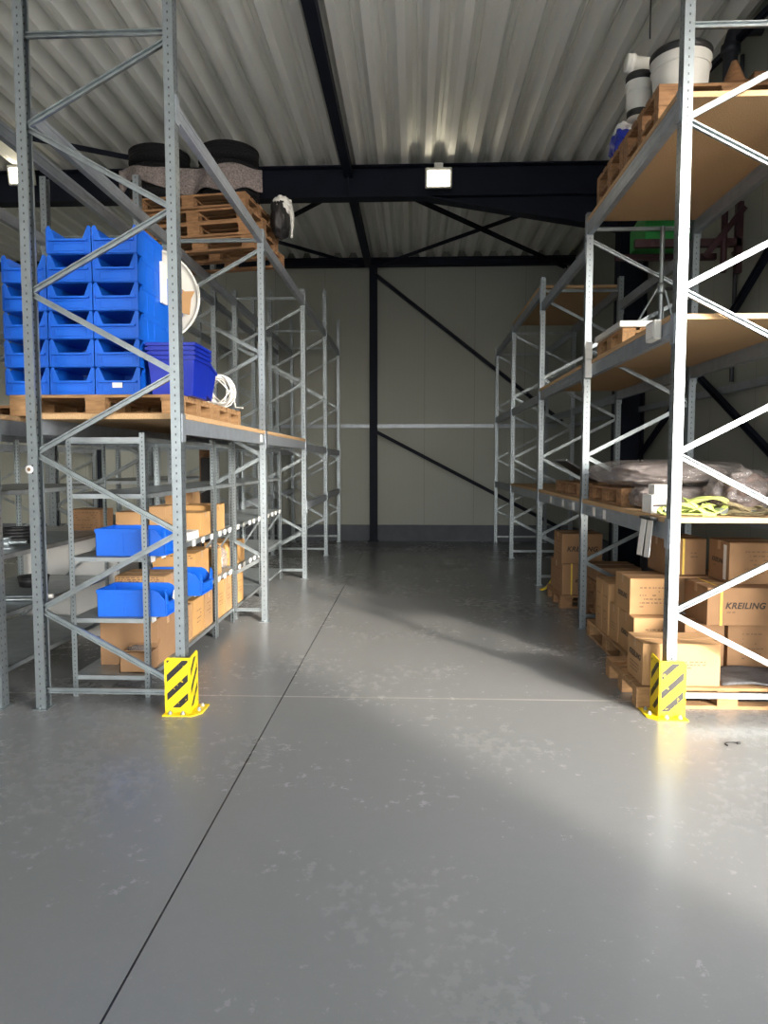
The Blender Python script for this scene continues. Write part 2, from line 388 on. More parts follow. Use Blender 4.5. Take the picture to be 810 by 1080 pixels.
# ------------------------------------------------------------------ pallet racks
UPM = {}
def upright_mesh(H, sgn):
    """omega channel, web on the sgn side in x; origin at the foot"""
    key = (round(H, 2), sgn)
    if key not in UPM:
        t = .004; wx, wy = .031, .042
        p = [(wx, -wy), (wx, wy), (-wx, wy), (-wx, wy-.016), (-wx+t, wy-.016), (-wx+t, wy-t), (wx-t, wy-t), (wx-t, -wy+t), (-wx+t, -wy+t), (-wx+t, -wy+.016), (-wx, -wy+.016), (-wx, -wy)]
        if sgn < 0: p = [(-a, b) for a, b in p][::-1]
        UPM[key] = MB().prism(p, 'z', .006, H).mesh('upright', M['upright'])
    return UPM[key]
FOOT = MB().box(-.05, .05, -.065, .065, 0, .006)
FOOT.lathe([(.009, .006), (.009, .02)], 8, cx=0, cy=.053); FOOT.lathe([(.009, .006), (.009, .02)], 8, cx=0, cy=-.053)
FOOTM = FOOT.mesh('foot_plate', M['galv'])
def rack(name, label, xa, xr, ys, hs, beams, tops, flip=()):
    root = thing(name, label, 'rack', ((xa+xr)/2, ys[0], 0))
    ox, oy = (xa+xr)/2, ys[0]; sg = 1 if xa > xr else -1
    a, r = xa-ox, xr-ox
    for i, (y, H) in enumerate(zip(ys, hs)):
        for x, s in ((a, sg), (r, -sg)):
            u = link('upright', upright_mesh(H, s), root, (x, y-oy, 0)); link('foot_plate', FOOTM, u)
        y0 = y-oy
        topz = tops[i]
        seq = []; k = 0; z = .15; side = 0
        while z < topz-.02:
            seq.append((side, z)); side = 1-side; z += .5175
        pos = (lambda sd: a if (sd == 0) == (i in flip) else r)
        inset = .03
        for (s0, z0), (s1, z1) in zip(seq, seq[1:]):
            p0, p1 = Vector((pos(s0), y0, z0)), Vector((pos(s1), y0, z1)); d = (p1-p0).normalized()
            MB().channel(p0+d*inset, p1-d*inset, .036, .024).build('diagonal_brace', M['galv'], root)
        for zz in (.12, topz):
            MB().channel((min(a, r)+.03, y0, zz), (max(a, r)-.03, y0, zz), .036, .024).build('horizontal_brace', M['galv'], root)
    for (i, ztop, h, sides, tags) in beams:
        y0, y1 = ys[i]-oy+.043, ys[i+1]-oy-.043
        for sd in sides:
            x = a if sd == 'a' else r; off = (-.006 if (x > 0) == True else .006)
            b = MB().box(x-.024, x+.024, y0, y1, ztop-h, ztop); b.box(x-.027, x+.027, y0, y1, ztop-h*.30, ztop-h*.22); b.box(x-.027, x+.027, y0, y1, ztop-h*.78, ztop-h*.70)
            bo = b.build('beam', M['galv_beam'], root)
            for ye, d in ((y0, 1), (y1, -1)):
                sx = x+sg*.034 if sd == 'a' else x-sg*.034
                c = MB().box(sx-.003, sx+.003, min(ye-d*.06, ye+d*.008), max(ye-d*.06, ye+d*.008), ztop-h-.05, ztop+.03)
                c.build('beam_connector', M['galv_beam'], bo)
            if sd == 'a':
                for ty in tags:
                    sx = x+sg*.0275
                    MB().box(min(sx, sx+sg*.003), max(sx, sx+sg*.003), ty-oy-.045, ty-oy+.045, ztop-h*.85, ztop-h*.15).build('label_plate', M['paper'], bo)
    return root
LY = [4.58, 7.22, 9.93, 12.38, 14.55]; RY = [4.65, 7.06, 9.52, 12.2, 14.55]
LA, LR, L2A, L2R = -1.53, -2.48, -2.775, -3.72
RA, RR = 1.68, 2.68
H1 = .10
L1 = rack('pallet_rack', 'tall galvanised rack along the left of the aisle, blue bin stack on its middle level', LA, LR, LY, [5.2, 3.96, 4.02, 4.58, 4.52],
     [(0, 1.93, H1, 'ar', ()), (1, 1.93, H1, 'ar', (7.0,)), (2, 1.90, H1, 'ar', ()), (3, 1.88, H1, 'ar', ()),
      (0, 3.92, H1, 'ar', ()), (1, 3.90, H1, 'ar', ()), (2, 3.90, H1, 'ar', ()), (3, 3.90, H1, 'ar', ()), (2, 1.08, H1, 'ar', ()), (3, 1.10, H1, 'ar', ())],
     [4.33, 3.86, 3.9, 3.9, 3.95], flip=(0,))
rack('pallet_rack', 'galvanised rack row standing directly behind the left aisle rack', L2A, L2R, LY, [5.2, 4.5, 4.5, 4.5, 4.5],
     [(0, 1.93, H1, 'ar', ()), (1, 1.93, H1, 'ar', ()), (0, 3.92, H1, 'ar', ()), (1, 3.90, H1, 'ar', ()), (2, 3.90, H1, 'ar', ()), (3, 3.90, H1, 'ar', ())],
     [3.84, 3.9, 3.9, 3.9, 3.95])
rack('pallet_rack', 'far-off galvanised rack row second behind the aisle rack, seen through the left shelving', -6.6, -7.6, [7.0, 9.7, 12.3, 14.5], [4.5]*4,
     [(0, 1.93, H1, 'ar', ()), (1, 1.93, H1, 'ar', ()), (2, 1.93, H1, 'ar', ()), (0, 3.6, H1, 'ar', ()), (1, 3.6, H1, 'ar', ()), (2, 3.6, H1, 'ar', ())], [3.9]*4)
rack('pallet_rack', 'galvanised rack along the right of the aisle, carrying chipboard shelves and cartons', RA, RR, RY, [5.2, 4.02, 4.04, 3.92, 3.95],
     [(0, 1.25, .11, 'ar', (6.2, 6.55)), (1, 1.25, .11, 'ar', (7.4, 7.9, 8.6)), (2, 1.25, .11, 'ar', ()), (3, 1.25, .11, 'ar', ()),
      (0, 2.56, .11, 'ar', ()), (1, 2.57, .11, 'ar', ()), (2, 2.54, .11, 'ar', ()), (3, 2.54, .11, 'ar', ()),
      (0, 3.93, .12, 'ar', ()), (1, 3.72, .11, 'ar', ()), (2, 3.92, .11, 'ar', ()), (3, 3.88, .11, 'ar', ())],
     [4.33, 3.87, 3.87, 3.8, 3.8])

# chipboard decks on the beams
def deck(x0, x1, y0, y1, z, label, t=.036, edge=0):
    o = MB().box(0, x1-x0, 0, y1-y0, 0, t).build('shelf_board', M['chip'], None, (x0, y0, z), bevel=.003)
    return tag(o, label, 'shelf board', 'chipboard rack shelves')
e = .05
deck(LR-.03, LA+.03, LY[0]+e, LY[1]-e, 1.93, 'chipboard shelf under the blue bins on the left rack')
deck(L2R-.03, L2A+.03, LY[0]+e, LY[1]-e, 1.93, 'chipboard shelf at the picture edge in the rack behind the blue bins')
deck(LR-.03, LA+.03, LY[1]+e, LY[2]-e, 1.93, 'empty chipboard shelf beyond the white cable coil on the left rack')
deck(RA-.03, RR+.05, RY[0]-.03+.08, RY[1]-e, 1.25, 'lowest chipboard shelf of the nearest right bay, holding green straps and wrapped bundle')
deck(RA-.03, RR+.05, RY[1]+e, RY[2]-e, 1.25, 'lowest chipboard shelf of the second right bay, with dark pallet on it')
deck(RA-.03, RR+.05, RY[2]+e, RY[3]-e, 1.25, 'low empty chipboard shelf in the third right bay')
deck(RA-.03, RR+.05, RY[0]-.03+.08, RY[1]-e, 2.56, 'middle chipboard shelf of the nearest right bay with white sign box under its edge')
deck(RA-.03, RR+.05, RY[1]+e, RY[2]-e, 2.57, 'middle chipboard shelf of the second right bay')
deck(RA-.03, RR+.05, RY[0]-.03+.08, RY[1]-e, 3.93, 'topmost chipboard shelf of the nearest right bay, below the white buckets')
deck(RA-.03, RR+.05, RY[2]+e, RY[3]-e, 3.92, 'high chipboard shelf of the third right bay')

# ------------------------------------------------------------------ post guards
def guard(name, label, cx, cy, sx, m):
    """corner at (cx,cy); front face runs to -sx*x, side face runs back in y; sx=+1 when the side face looks to +x"""
    t = thing(name, label, 'post guard', (cx, cy, 0), group='striped post guards')
    w, d, th = .17, .17, .006
    g = MB()
    a = -sx*w
    r = .02
    g.prism([(a, .008), (a, .372-r), (a+sx*r, .372), (-sx*.004, .372), (-sx*.004, .008)] if sx > 0 else [(a, .008), (a, .372-r), (a+sx*r, .372), (-sx*.004, .372), (-sx*.004, .008)], 'y', 0, th)
    g.prism([(0, .008), (d, .008), (d, .372-.004), (d-.02, .385), (0, .372)], 'x', min(0, -sx*th), max(0, -sx*th))
    g.build('angle_plate', m, t)
    b = MB()
    b.prism([(a, -.06), (sx*.02, -.06), (sx*.075, 0), (sx*.075, d), (-sx*.006, d), (-sx*.006, .006), (a, .006)], 'z', 0, .008)
    b.build('base_flange', M['yellow'], t)
    for px, py in ((a*.75, -.03), (a*.25, -.03), (sx*.04, .05), (sx*.04, .13)):
        MB().lathe([(.014, .008), (.014, .018), (.008, .018), (.008, .028)], 10, cx=px, cy=py, smooth=False).build('anchor_bolt', M['galv_beam'], t)
guard('post_guard', 'yellow black-striped post guard at the foot of the left rack', -1.455, 4.50, 1, M['hazard_left'])
guard('post_guard', 'yellow black-striped post guard at the foot of the right rack before the cartons', 1.585, 4.55, -1, M['hazard_right'])
# bent guard further back
t = thing('bent_guard', 'bent yellow guard strip lying at the third upright on the right, beside cartons', 'post guard', (1.78, 9.0, 0))
b = MB(); pts = []
for k in range(11):
    a = k/10; pts.append((-.17+.20*a**.8, .02*a, .03+.24*a**1.9))
for p, q in zip(pts, pts[1:]): b.bar(p, q, .06, .012, (0, 0, 1))
b.build('strip', M['yellow'], t)
MB().box(-.06, .03, -.16, -.08, 0, .01).build('base_flange', M['yellow'], t, rot=(0, 0, .3))

# ------------------------------------------------------------------ pallets
PAL = {}
def pallet_parts(w, d, m):
    key = (w, d, m.name)
    if key not in PAL:
        rd = random.Random(int(w*100+d*1000))
        top = MB(); n = 5
        ws = [.145, .10, .145, .10, .145]; gap = (d-sum(ws)*d/.8)/(n-1); y = 0
        for k in range(n):
            bw = ws[k]*d/.8; top.box(0, w, y, y+bw, .122, .144); y += bw+gap
        for x in (0, w/2-.0725, w-.145): top.box(x, x+.145, 0, d, .100, .122)
        blk = MB().box(0, .135, 0, .10, .022, .100)
        bot = MB().box(0, w, 0, .10, 0, .022)
        PAL[key] = (top.mesh('deck_boards', m), blk.mesh('block', m), bot.mesh('bottom_board', m))
    return PAL[key]
def pallet(label, x, y, z, w=1.2, d=.8, m=None, group='wooden pallets', swap=False):
    """w along x unless swap (w along y)"""
    m = m or M['wood']; tm, bm, om = pallet_parts(w, d, m)
    t = thing('pallet', label, 'pallet', (x, y, z) if not swap else (x+d, y, z), (0, 0, PI/2 if swap else 0), group)
    link('deck_boards', tm, t, bevel=.003)
    for by in (0, d/2-.05, d-.10):
        link('bottom_board', om, t, (0, by, 0))
        for bx in (0, w/2-.0675, w-.135): link('block', bm, t, (bx, by, 0))
    return t

# ------------------------------------------------------------------ cartons
def carton(label, x0, x1, y0, y1, z0, z1, group='cardboard cartons', m=None, marks=(), rot=0., tape=True, opened=False, name='carton'):
    m = m or M['carton']; w, d, h = x1-x0, y1-y0, z1-z0; cx, cy = (x0+x1)/2, (y0+y1)/2
    t = thing(name, label, 'carton', (cx, cy, z0), (0, 0, rot), group)
    b = MB()
    if opened:
        th = .006
        b.box(-w/2, w/2, -d/2, d/2, 0, th)
        for a in ((-w/2, w/2, -d/2, -d/2+th), (-w/2, w/2, d/2-th, d/2), (-w/2, -w/2+th, -d/2, d/2), (w/2-th, w/2, -d/2, d/2)): b.box(*a, 0, h)
        b.build('body', m, t)
        MB().box(-w/2, w/2, 0, .005, 0, d*.45).build('flap', m, t, (0, d/2, h), (math.radians(-50), 0, 0))
        MB().box(-w/2, w/2, 0, .005, 0, d*.4).build('flap', m, t, (0, -d/2, h), (math.radians(65), 0, 0))
        return t
    # body with a shut flap seam across the top
    b.box(-w/2, w/2, -d/2, d/2, 0, h-.006)
    b.box(-w/2, w/2, -d/2, -.0015, h-.006, h); b.box(-w/2, w/2, .0015, d/2, h-.006, h)
    b.build('body', m, t, bevel=.004)
    if tape:
        e = .0012
        tp = MB().box(-w/2-e, w/2+e, -.024, .024, h-.002, h+e); tp.box(-w/2-e, -w/2+.001, -.024, .024, h*.78, h); tp.box(w/2-.001, w/2+e, -.024, .024, h*.78, h)
        tp.build('tape', M['tape'], t)
    for mk in marks: mark(t, w, d, h, mk)
    return t
FACE = {'f': (0, 0), 'l': (-PI/2, 1), 'r': (PI/2, 1)}
def on_face(t, me, w, d, h, face, u, v, mtl, nm):
    """place a flat mesh (in xy, facing +z) on a carton face; u,v are fractions of face width and height"""
    me.materials.clear(); me.materials.append(mtl)
    e = .0009
    if face == 'f': loc, rz = ((u-.5)*w, -d/2-e, v*h), 0
    elif face == 'l': loc, rz = (-w/2-e, (.5-u)*d, v*h), -PI/2
    else: loc, rz = (w/2+e, (u-.5)*d, v*h), PI/2
    return link(nm, me, t, loc, (PI/2, 0, rz))
def lines_mesh(w, h, rows, seed):
    rd = random.Random(seed); b = MB()
    for r in range(rows):
        y = h/2-h*r/(rows-1); x = -w/2
        while x < w/2-.005:
            l = rd.uniform(.008, .03); x2 = min(w/2, x+l)
            if r in (0, rows-2) or rd.random() < .55: b.box(x, x2, y-.0045, y+.0045, 0, .0008)
            x = x2+rd.uniform(.006, .016)
    return b.mesh('printed_lines', M['ink'])
def mark(t, w, d, h, mk):
    k = mk[0]
    if k == 'brand':
        _, f, u, v, s = mk
        on_face(t, text_mesh('KREILING', s, .0004, .0022), w, d, h, f, u, v, M['ink'], 'printed_name')
    elif k == 'lines':
        _, f, u, v, lw, lh, rows = mk
        on_face(t, lines_mesh(lw, lh, rows, int(u*1000+lw*7777+h*999)), w, d, h, f, u, v, M['ink_faint'], 'printed_lines')
    elif k == 'strap':
        _, u = mk; x = (u-.5)*w; e = .0025
        s = MB().box(x-.008, x+.008, -d/2-e, -d/2, 0, h+e); s.box(x-.008, x+.008, -d/2-e, d/2+e, h, h+e); s.box(x-.008, x+.008, d/2, d/2+e, 0, h)
        s.build('strap', M['yellow_strap'], t)
    elif k == 'strapx':
        _, u = mk; y = (.5-u)*d; e = .0025
        s = MB().box(-w/2-e, -w/2, y-.006, y+.006, 0, h+e); s.box(-w/2-e, w/2, y-.006, y+.006, h, h+e)
        s.build('strap', M['yellow_strap'], t)
    elif k == 'sticker':
        _, f, u, v, lw, lh = mk
        on_face(t, MB().box(-lw/2, lw/2, -lh/2, lh/2, 0, .001).mesh('sticker', M['paper']), w, d, h, f, u, v, M['paper'], 'sticker')

GR = 'cartons on the right-hand floor pallets'
pallet('front floor pallet on the right, under the big sunlit carton beside the striped guard', 1.5, 4.73, 0, 1.2, .76, M['wood_light'], 'floor pallets on the right')
pallet('floor pallet on the right behind the front one, under the carton tower', 1.67, 5.56, 0, 1.25, .8, M['wood_light'], 'floor pallets on the right', True)
carton('large sunlit carton standing right behind the right striped post guard', 1.545, 2.06, 4.765, 5.10, .145, .43, GR, marks=(('lines', 'f', .66, .50, .16, .04, 3), ('brand', 'l', .5, .6, .055), ('lines', 'l', .5, .3, .2, .05, 3)))
carton('carton with faint print directly below the six-line printed carton', 1.70, 1.97, 5.47, 5.86, .146, .45, GR, marks=(('lines', 'f', .62, .62, .16, .05, 3), ('brand', 'l', .5, .45, .055)))
carton('carton topping the tower in the nearest right bay, six print lines on front', 1.705, 2.06, 5.60, 6.0, .451, .735, GR, marks=(('lines', 'f', .48, .48, .19, .15, 6), ('brand', 'l', .5, .45, .055)))
carton('carton low in the tower, between the printed one and the two upright narrow ones', 1.695, 1.97, 5.88, 6.12, .146, .449, GR, marks=(('lines', 'l', .5, .4, .12, .05, 3),))
carton('narrow upright carton in the right bay, nearer of the two tall thin ones', 1.685, 2.2, 6.14, 6.33, .146, .60, GR, tape=False, marks=(('lines', 'l', .5, .5, .1, .2, 4),))
carton('narrow upright carton in the right bay, farther of the two tall thin ones', 1.685, 2.2, 6.35, 6.55, .146, .60, GR, tape=False, marks=(('lines', 'l', .5, .5, .1, .2, 4),))
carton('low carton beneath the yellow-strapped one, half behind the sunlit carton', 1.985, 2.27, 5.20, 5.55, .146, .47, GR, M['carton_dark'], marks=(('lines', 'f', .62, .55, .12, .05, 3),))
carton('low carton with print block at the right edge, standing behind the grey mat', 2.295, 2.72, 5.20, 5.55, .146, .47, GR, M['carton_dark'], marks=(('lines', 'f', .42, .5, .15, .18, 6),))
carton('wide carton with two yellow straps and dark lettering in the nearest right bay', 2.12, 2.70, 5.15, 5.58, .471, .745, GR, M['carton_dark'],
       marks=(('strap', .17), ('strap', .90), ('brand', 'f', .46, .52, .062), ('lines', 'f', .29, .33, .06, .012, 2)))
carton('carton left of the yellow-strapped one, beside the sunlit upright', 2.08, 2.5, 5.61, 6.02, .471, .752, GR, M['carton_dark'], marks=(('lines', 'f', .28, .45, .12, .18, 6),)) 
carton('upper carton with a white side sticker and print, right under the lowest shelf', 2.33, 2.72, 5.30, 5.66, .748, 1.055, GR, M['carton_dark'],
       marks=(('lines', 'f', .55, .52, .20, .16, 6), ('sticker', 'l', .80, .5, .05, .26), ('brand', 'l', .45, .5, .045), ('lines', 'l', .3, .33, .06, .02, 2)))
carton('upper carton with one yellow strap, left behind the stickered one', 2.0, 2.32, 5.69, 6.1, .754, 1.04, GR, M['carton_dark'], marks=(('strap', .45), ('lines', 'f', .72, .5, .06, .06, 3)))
# grey mat lying on the front pallet
b = MB(); nx, ny = 18, 12; vs = []
for s in (0, 1):
    for j in range(ny+1):
        for i in range(nx+1):
            x, y = .60*i/nx, .40*j/ny
            z = .012*(1-s)+.018*abs(noise.noise(Vector((x*7, y*7, 1))))+.012*math.sin(x*9+y*5)**2
            vs.append((x, y, z))
K = (nx+1)*(ny+1); fs = []
for j in range(ny):
    for i in range(nx):
        q = j*(nx+1)+i; fs.append((q, q+1, q+nx+2, q+nx+1)); fs.append((K+q+nx+1, K+q+nx+2, K+q+1, K+q))
for i in range(nx): fs.append((i+1, i, K+i, K+i+1)); q = ny*(nx+1)+i; fs.append((q, q+1, K+q+1, K+q))
for j in range(ny): q = j*(nx+1); fs.append((q, q+nx+1, K+q+nx+1, K+q)); q += nx; fs.append((q+nx+1, q, K+q, K+q+nx+1))
b.add(vs, fs, 0, True)
tag(b.build('rubber_mat', M['mat_grey'], None, (2.08, 4.77, .146)), 'wavy dark grey mat lying on the front right pallet', 'mat')
# further cartons on the right
G2 = 'cartons behind the second right upright'
pallet('dark floor pallet under the two stacked cartons beyond the second right upright', 1.66, 8.0, 0, .82, .8, M['wood'], 'floor pallets on the right')
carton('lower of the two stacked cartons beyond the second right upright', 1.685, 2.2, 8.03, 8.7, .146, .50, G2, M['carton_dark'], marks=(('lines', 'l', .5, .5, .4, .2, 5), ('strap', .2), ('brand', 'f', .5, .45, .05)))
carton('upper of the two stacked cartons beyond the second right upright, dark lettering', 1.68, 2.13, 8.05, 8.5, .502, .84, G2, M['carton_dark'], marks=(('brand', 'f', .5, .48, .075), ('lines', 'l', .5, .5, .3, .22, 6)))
for k, wd in enumerate(('bottom', 'middle', 'top')):
    pallet(f'{wd} pallet of the low dark pile behind the second right upright', 1.84, 7.14, .146*k, .8, .78, M['wood'], 'low pallet pile behind the second right upright')
carton('flat carton on the low dark pallet pile behind the second right upright', 1.86, 2.3, 7.2, 7.7, .44, .58, G2, M['carton_dark'])

# ------------------------------------------------------------------ goods on the right shelves
pallet('dark pallet on the lowest right shelf of the second bay, under a black panel', 1.70, 7.35, 1.287, 1.2, .8, M['wood'], 'pallets on the right shelves', True)
t = thing('flat_screen_board', 'black tilted panel with a pale edge on the second right bay pallet', 'panel', (1.74, 7.9, 1.445), (0, math.radians(32), 0))
MB().box(-.22, .20, -.30, .30, .115, .135).build('sheet', M['black'], t)
MB().box(-.226, -.22, -.30, .30, .112, .138).build('edge_trim', M['galv'], t)
MB().box(-.16, .14, -.02, .02, .135, .15).build('hinge_bar', M['black'], t)
pallet('pallet under the film-wrapped bundle on the lowest right shelf', 1.69, 5.85, 1.287, 1.05, .8, M['wood'], 'pallets on the right shelves', True)

def lump(cx, cy, cz, sx, sy, sz, p=3.2, amp=.12, freq=3., seed=0, cuts=20, flat=None):
    """rounded-box lump with crumpled surface; sx.. half sizes"""
    bm = bmesh.new(); bmesh.ops.create_cube(bm, size=2); bmesh.ops.subdivide_edges(bm, edges=bm.edges[:], cuts=cuts, use_grid_fill=True)
    vs, fs = [], []
    for v in bm.verts:
        q = v.co.copy(); n = (abs(q.x)**p+abs(q.y)**p+abs(q.z)**p)**(1/p); q /= n
        k = 1+amp*noise.noise(q*freq+Vector((seed, seed*2, 0)))+amp*.5*noise.noise(q*freq*3+Vector((0, seed, 9)))
        w = Vector((cx+q.x*sx*k, cy+q.y*sy*k, cz+q.z*sz*k))
        if flat is not None and w.z < flat: w.z = flat
        vs.append(w)
    bm.verts.ensure_lookup_table(); bm.verts.index_update()
    fs = [[v.index for v in f.verts] for f in bm.faces]; bm.free()
    return vs, fs
t = thing('wrapped_bundle', 'bulky bundle wrapped in wrinkled clear film on the lowest right shelf', 'bundle', (2.15, 5.6, 1.287))
vs, fs = lump(-.08, .02, .085, .33, .16, .085, 5, .05, 3, 2, 12, .002); MB().add(vs, fs, 0, True).build('contents', M['film_dark'], t)
vs, fs = lump(.02, .62, .265, .40, .50, .09, 3, .10, 2.5, 5, 14); MB().add(vs, fs, 0, True).build('upper_contents', M['film_dark'], t)
vs, fs = lump(-.07, .02, .085, .36, .19, .09, 5, .08, 3.0, 3, 24, .001); b = MB().add(vs, fs, 0, True)
vs, fs = lump(-.03, .52, .265, .55, .72, .115, 3.0, .09, 2.0, 8, 30, .16); b.add(vs, fs, 0, True)
b.build('film_wrap', M['film'], t)
t = thing('film_heap', 'crumpled heap of dark film behind the green straps on the lowest right shelf', 'film', (2.38, 5.25, 1.287))
vs, fs = lump(.02, 0, .12, .20, .15, .15, 2.4, .3, 2.2, 11, 22, .0); MB().add(vs, fs, 0, True).build('heap', M['film_dark'], t)
vs, fs = lump(.0, 0, .14, .22, .16, .16, 2.2, .3, 2.4, 13, 22, .004); MB().add(vs, fs, 0, True).build('film_wrap', M['film'], t)

def strap_pile(label, x, y, z, sx, sy, h, n, m, seed, name='ratchet_strap'):
    rd = random.Random(seed); t = thing(name, label, 'strap', (x, y, z)); b = MB()
    for k in range(n):
        pts = []; ph = rd.uniform(0, 6.28); a, c = rd.uniform(.4, 1)*sx, rd.uniform(.4, 1)*sy; ox, oy = rd.uniform(-.25, .25)*sx, rd.uniform(-.25, .25)*sy
        zz = .014+h*rd.random()
        for i in range(22):
            u = ph+i*.21
            pts.append((ox+a*math.cos(u), oy+c*math.sin(u), max(.013, zz*(.55+.45*math.sin(u*1.3+k)))))
        for p, q in zip(pts, pts[1:]): b.bar(p, Vector(q)+(Vector(q)-Vector(p))*.12, .036, .006, (.25*math.sin(k*2.1), -.35+.3*math.cos(k), 1))
    b.build('webbing', m, t)
    return t
st = strap_pile('heap of lime green lashing straps on the lowest right shelf edge', 1.94, 4.92, 1.287, .17, .11, .11, 13, M['lime'], 3)
MB().box(-.03, .05, -.05, .01, .013, .05).build('ratchet', M['galv'], st, (.12, -.02, 0), (0, 0, .5))
st = strap_pile('heap of brown tangled straps right of the lime green ones', 2.24, 4.93, 1.287, .13, .10, .07, 9, M['olive'], 8)
MB().box(-.03, .05, -.03, .03, .013, .045).build('ratchet', M['galv'], st, (.03, -.04, 0), (0, 0, .9))
st = strap_pile('small brown strap end near the picture edge on the lowest right shelf', 2.49, 4.93, 1.287, .10, .07, .04, 5, M['olive'], 12)
MB().box(-.03, .05, -.03, .03, .013, .04).build('ratchet', M['galv'], st, (.03, -.03, 0), (0, 0, .2))
t = thing('paper_stack', 'white printed packet standing behind the sunlit right upright on the lowest shelf', 'packet', (1.70, 5.05, 1.287))
MB().box(-.03, .16, 0, .20, 0, .13).build('packet', M['paper'], t, bevel=.004)
MB().box(.0, .13, .03, .17, .13, .20).build('upper_packet', M['paper'], t, (0, 0, .001), bevel=.004)
MB().box(-.02, .10, -.0015, 0, .05, .062).build('printed_stripe', M['maroon'], t)
st = strap_pile('small lime green strap at the shelf edge left of the sunlit upright', 1.715, 4.90, 1.287, .045, .09, .05, 4, M['lime'], 21)
MB().box(-.02, .03, -.02, .02, .013, .04).build('ratchet', M['galv'], st, (0, -.03, 0))
t = thing('hanging_sheets', 'pale flat sheets dangling from the lowest right shelf beam', 'sheets', (1.615, 4.93, 1.26))
for k, (dx, rx) in enumerate(((0, .10), (.012, .18), (-.012, .03))):
    MB().box(-.002+dx, .002+dx, -.05, .05, -.26, .0).build('sheet', M['galv_shelf'] if k == 1 else M['paper'], t, (0, .05*k-.04, 0), (-rx, .12, 0))
MB().box(-.02, .03, -.10, .14, -.005, .012).build('hook', M['black'], t)
# cream box and white plate on the middle beam
t = thing('sign_box', 'cream square box fixed to the middle right beam by the nearest upright', 'box', (1.632, 4.95, 2.515))
MB().box(-.035, .018, -.08, .10, -.05, .08).build('body', M['white'], t, bevel=.012)
MB().box(-.037, -.033, -.06, .08, -.03, .06).build('face', M['paper'], t)
t = thing('sign_plate', 'upright white plate fixed to the middle right beam near the second upright', 'sign', (1.645, 6.76, 2.46))
MB().box(-.05, .012, -.006, .006, -.03, .30).build('plate', M['paper'], t, bevel=.003)
MB().box(-.045, .008, -.0075, -.006, .13, .15).build('fold', M['white'], t)
pallet('pallet standing on the middle shelf of the nearest right bay', 1.70, 5.95, 2.597, .8, .6, M['wood_light'], 'pallets on the right shelves', True)
t = thing('white_board', 'thin white board lying on the pallet of the middle right shelf', 'board', (1.67, 5.93, 2.743))
MB().box(0, .45, 0, .8, 0, .05).build('board', M['white'], t, bevel=.004)
MB().box(0, .45, -.003, 0, .015, .035).build('edge', M['paper'], t)
t = thing('tripod_stand', 'silver pole of a tripod stand on the middle right shelf', 'stand', (2.315, 6.89, 2.597))
MB().tube([(0, 0, .14), (0, 0, 1.24)], .022, 12).build('pole', M['galv'], t)
MB().lathe([(.036, .62), (.04, .64), (.04, .70), (.034, .72)], 14).build('collar', M['galv'], t)
for a in (3.3, 5.6, 1.2): MB().tube([(.03*math.cos(a), .03*math.sin(a), .68), (.28*math.cos(a)*(.9 if a != 3.3 else 1.5), .10*math.sin(a), .012)], .011).build('leg', M['galv'], t)
MB().tube([(.03, -.02, .66), (.09, -.05, .66)], .014).build('clamp_knob', M['black'], t)
# maroon frame with green housing
t = thing('machine_frame', 'maroon tube frame with a green housing lying high across the right rack', 'machine', (2.7, 7.16, 3.722))
MB().box(-.56, .45, -.03, .03, .001, .075).build('crossbar', M['maroon'], t)
MB().box(-.62, .40, .42, .48, .001, .06).build('crossbar', M['maroon'], t)
MB().box(.40, .46, -.03, .03, -.25, .42).build('post', M['maroon'], t)
MB().bar((.10, -.045, -.10), (.46, -.045, .36), .055, .03).build('diagonal', M['maroon'], t)
MB().tube([(.28, -.03, -.25), (.28, -.03, .34)], .03, 10).build('cylinder', M['maroon'], t)
MB().tube([(.27, -.03, .32), (.27, -.03, .40), (.02, -.03, .37)], .012).build('hose', M['black'], t)
b = MB(); b.prism([(-.46, .076), (.02, .076), (.02, .46), (-.36, .46), (-.46, .30)], 'y', .0, .5); b.build('housing', M['green'], t, bevel=.01)
# topmost shelf
for k, nm in enumerate(('lower', 'upper')):
    pallet(f'{nm} pallet of the nearer pair on the topmost right shelf under the white bucket', 1.69, 5.18, 3.967+.146*k, 1.0, .82, M['wood'], 'pallets on the topmost right shelf')
    pallet(f'{nm} pallet of the farther pair on the topmost right shelf under the blue bag', 1.69, 6.02, 3.967+.146*k, 1.0, .82, M['wood'], 'pallets on the topmost right shelf')
def bucket(label, x, y, z, r, h, lid, band):
    t = thing('bucket', label, 'bucket', (x, y, z), group='white buckets on the topmost shelf')
    MB().lathe([(r*.9, 0), (r*.9, .004), (r, h*.85), (r*1.04, h*.86), (r*1.04, h*.9), (r, h*.91), (r, h)], 40).build('pail', M['white'], t)
    MB().lathe([(r*1.05, h-.03), (r*1.06, h+.015), (r*.98, h+.03), (r*.9, h+.022), (0, h+.024)], 40).build('lid', M['black'], t)
    if band: MB().lathe([(r*.915, .001), (r*.935, .05)], 40).build('band', M['black'], t)
    MB().lathe([(r*1.005, h*.62), (r*1.02, h*.63), (r*1.02, h*.65), (r*1.005, h*.66)], 40).build('ring', M['white'], t)
bucket('large white bucket with black lid on the topmost right shelf', 1.90, 5.37, 4.261, .20, .265, True, False)
bucket('small white bucket with black foot band behind the large one, topmost right shelf', 1.71, 5.70, 4.261, .095, .29, True, True)
t = thing('white_tube', 'white plastic tube lying on top of the small bucket near the ceiling', 'tube', (1.60, 5.68, 4.665), (0, math.radians(98), 0))
MB().lathe([(.06, 0), (.064, .002), (.064, .05), (.056, .055), (.056, .28), (.05, .285)], 24).build('pipe', M['white'], t)
MB().lathe([(.066, .03), (.066, .06)], 24).build('collar', M['paper'], t)
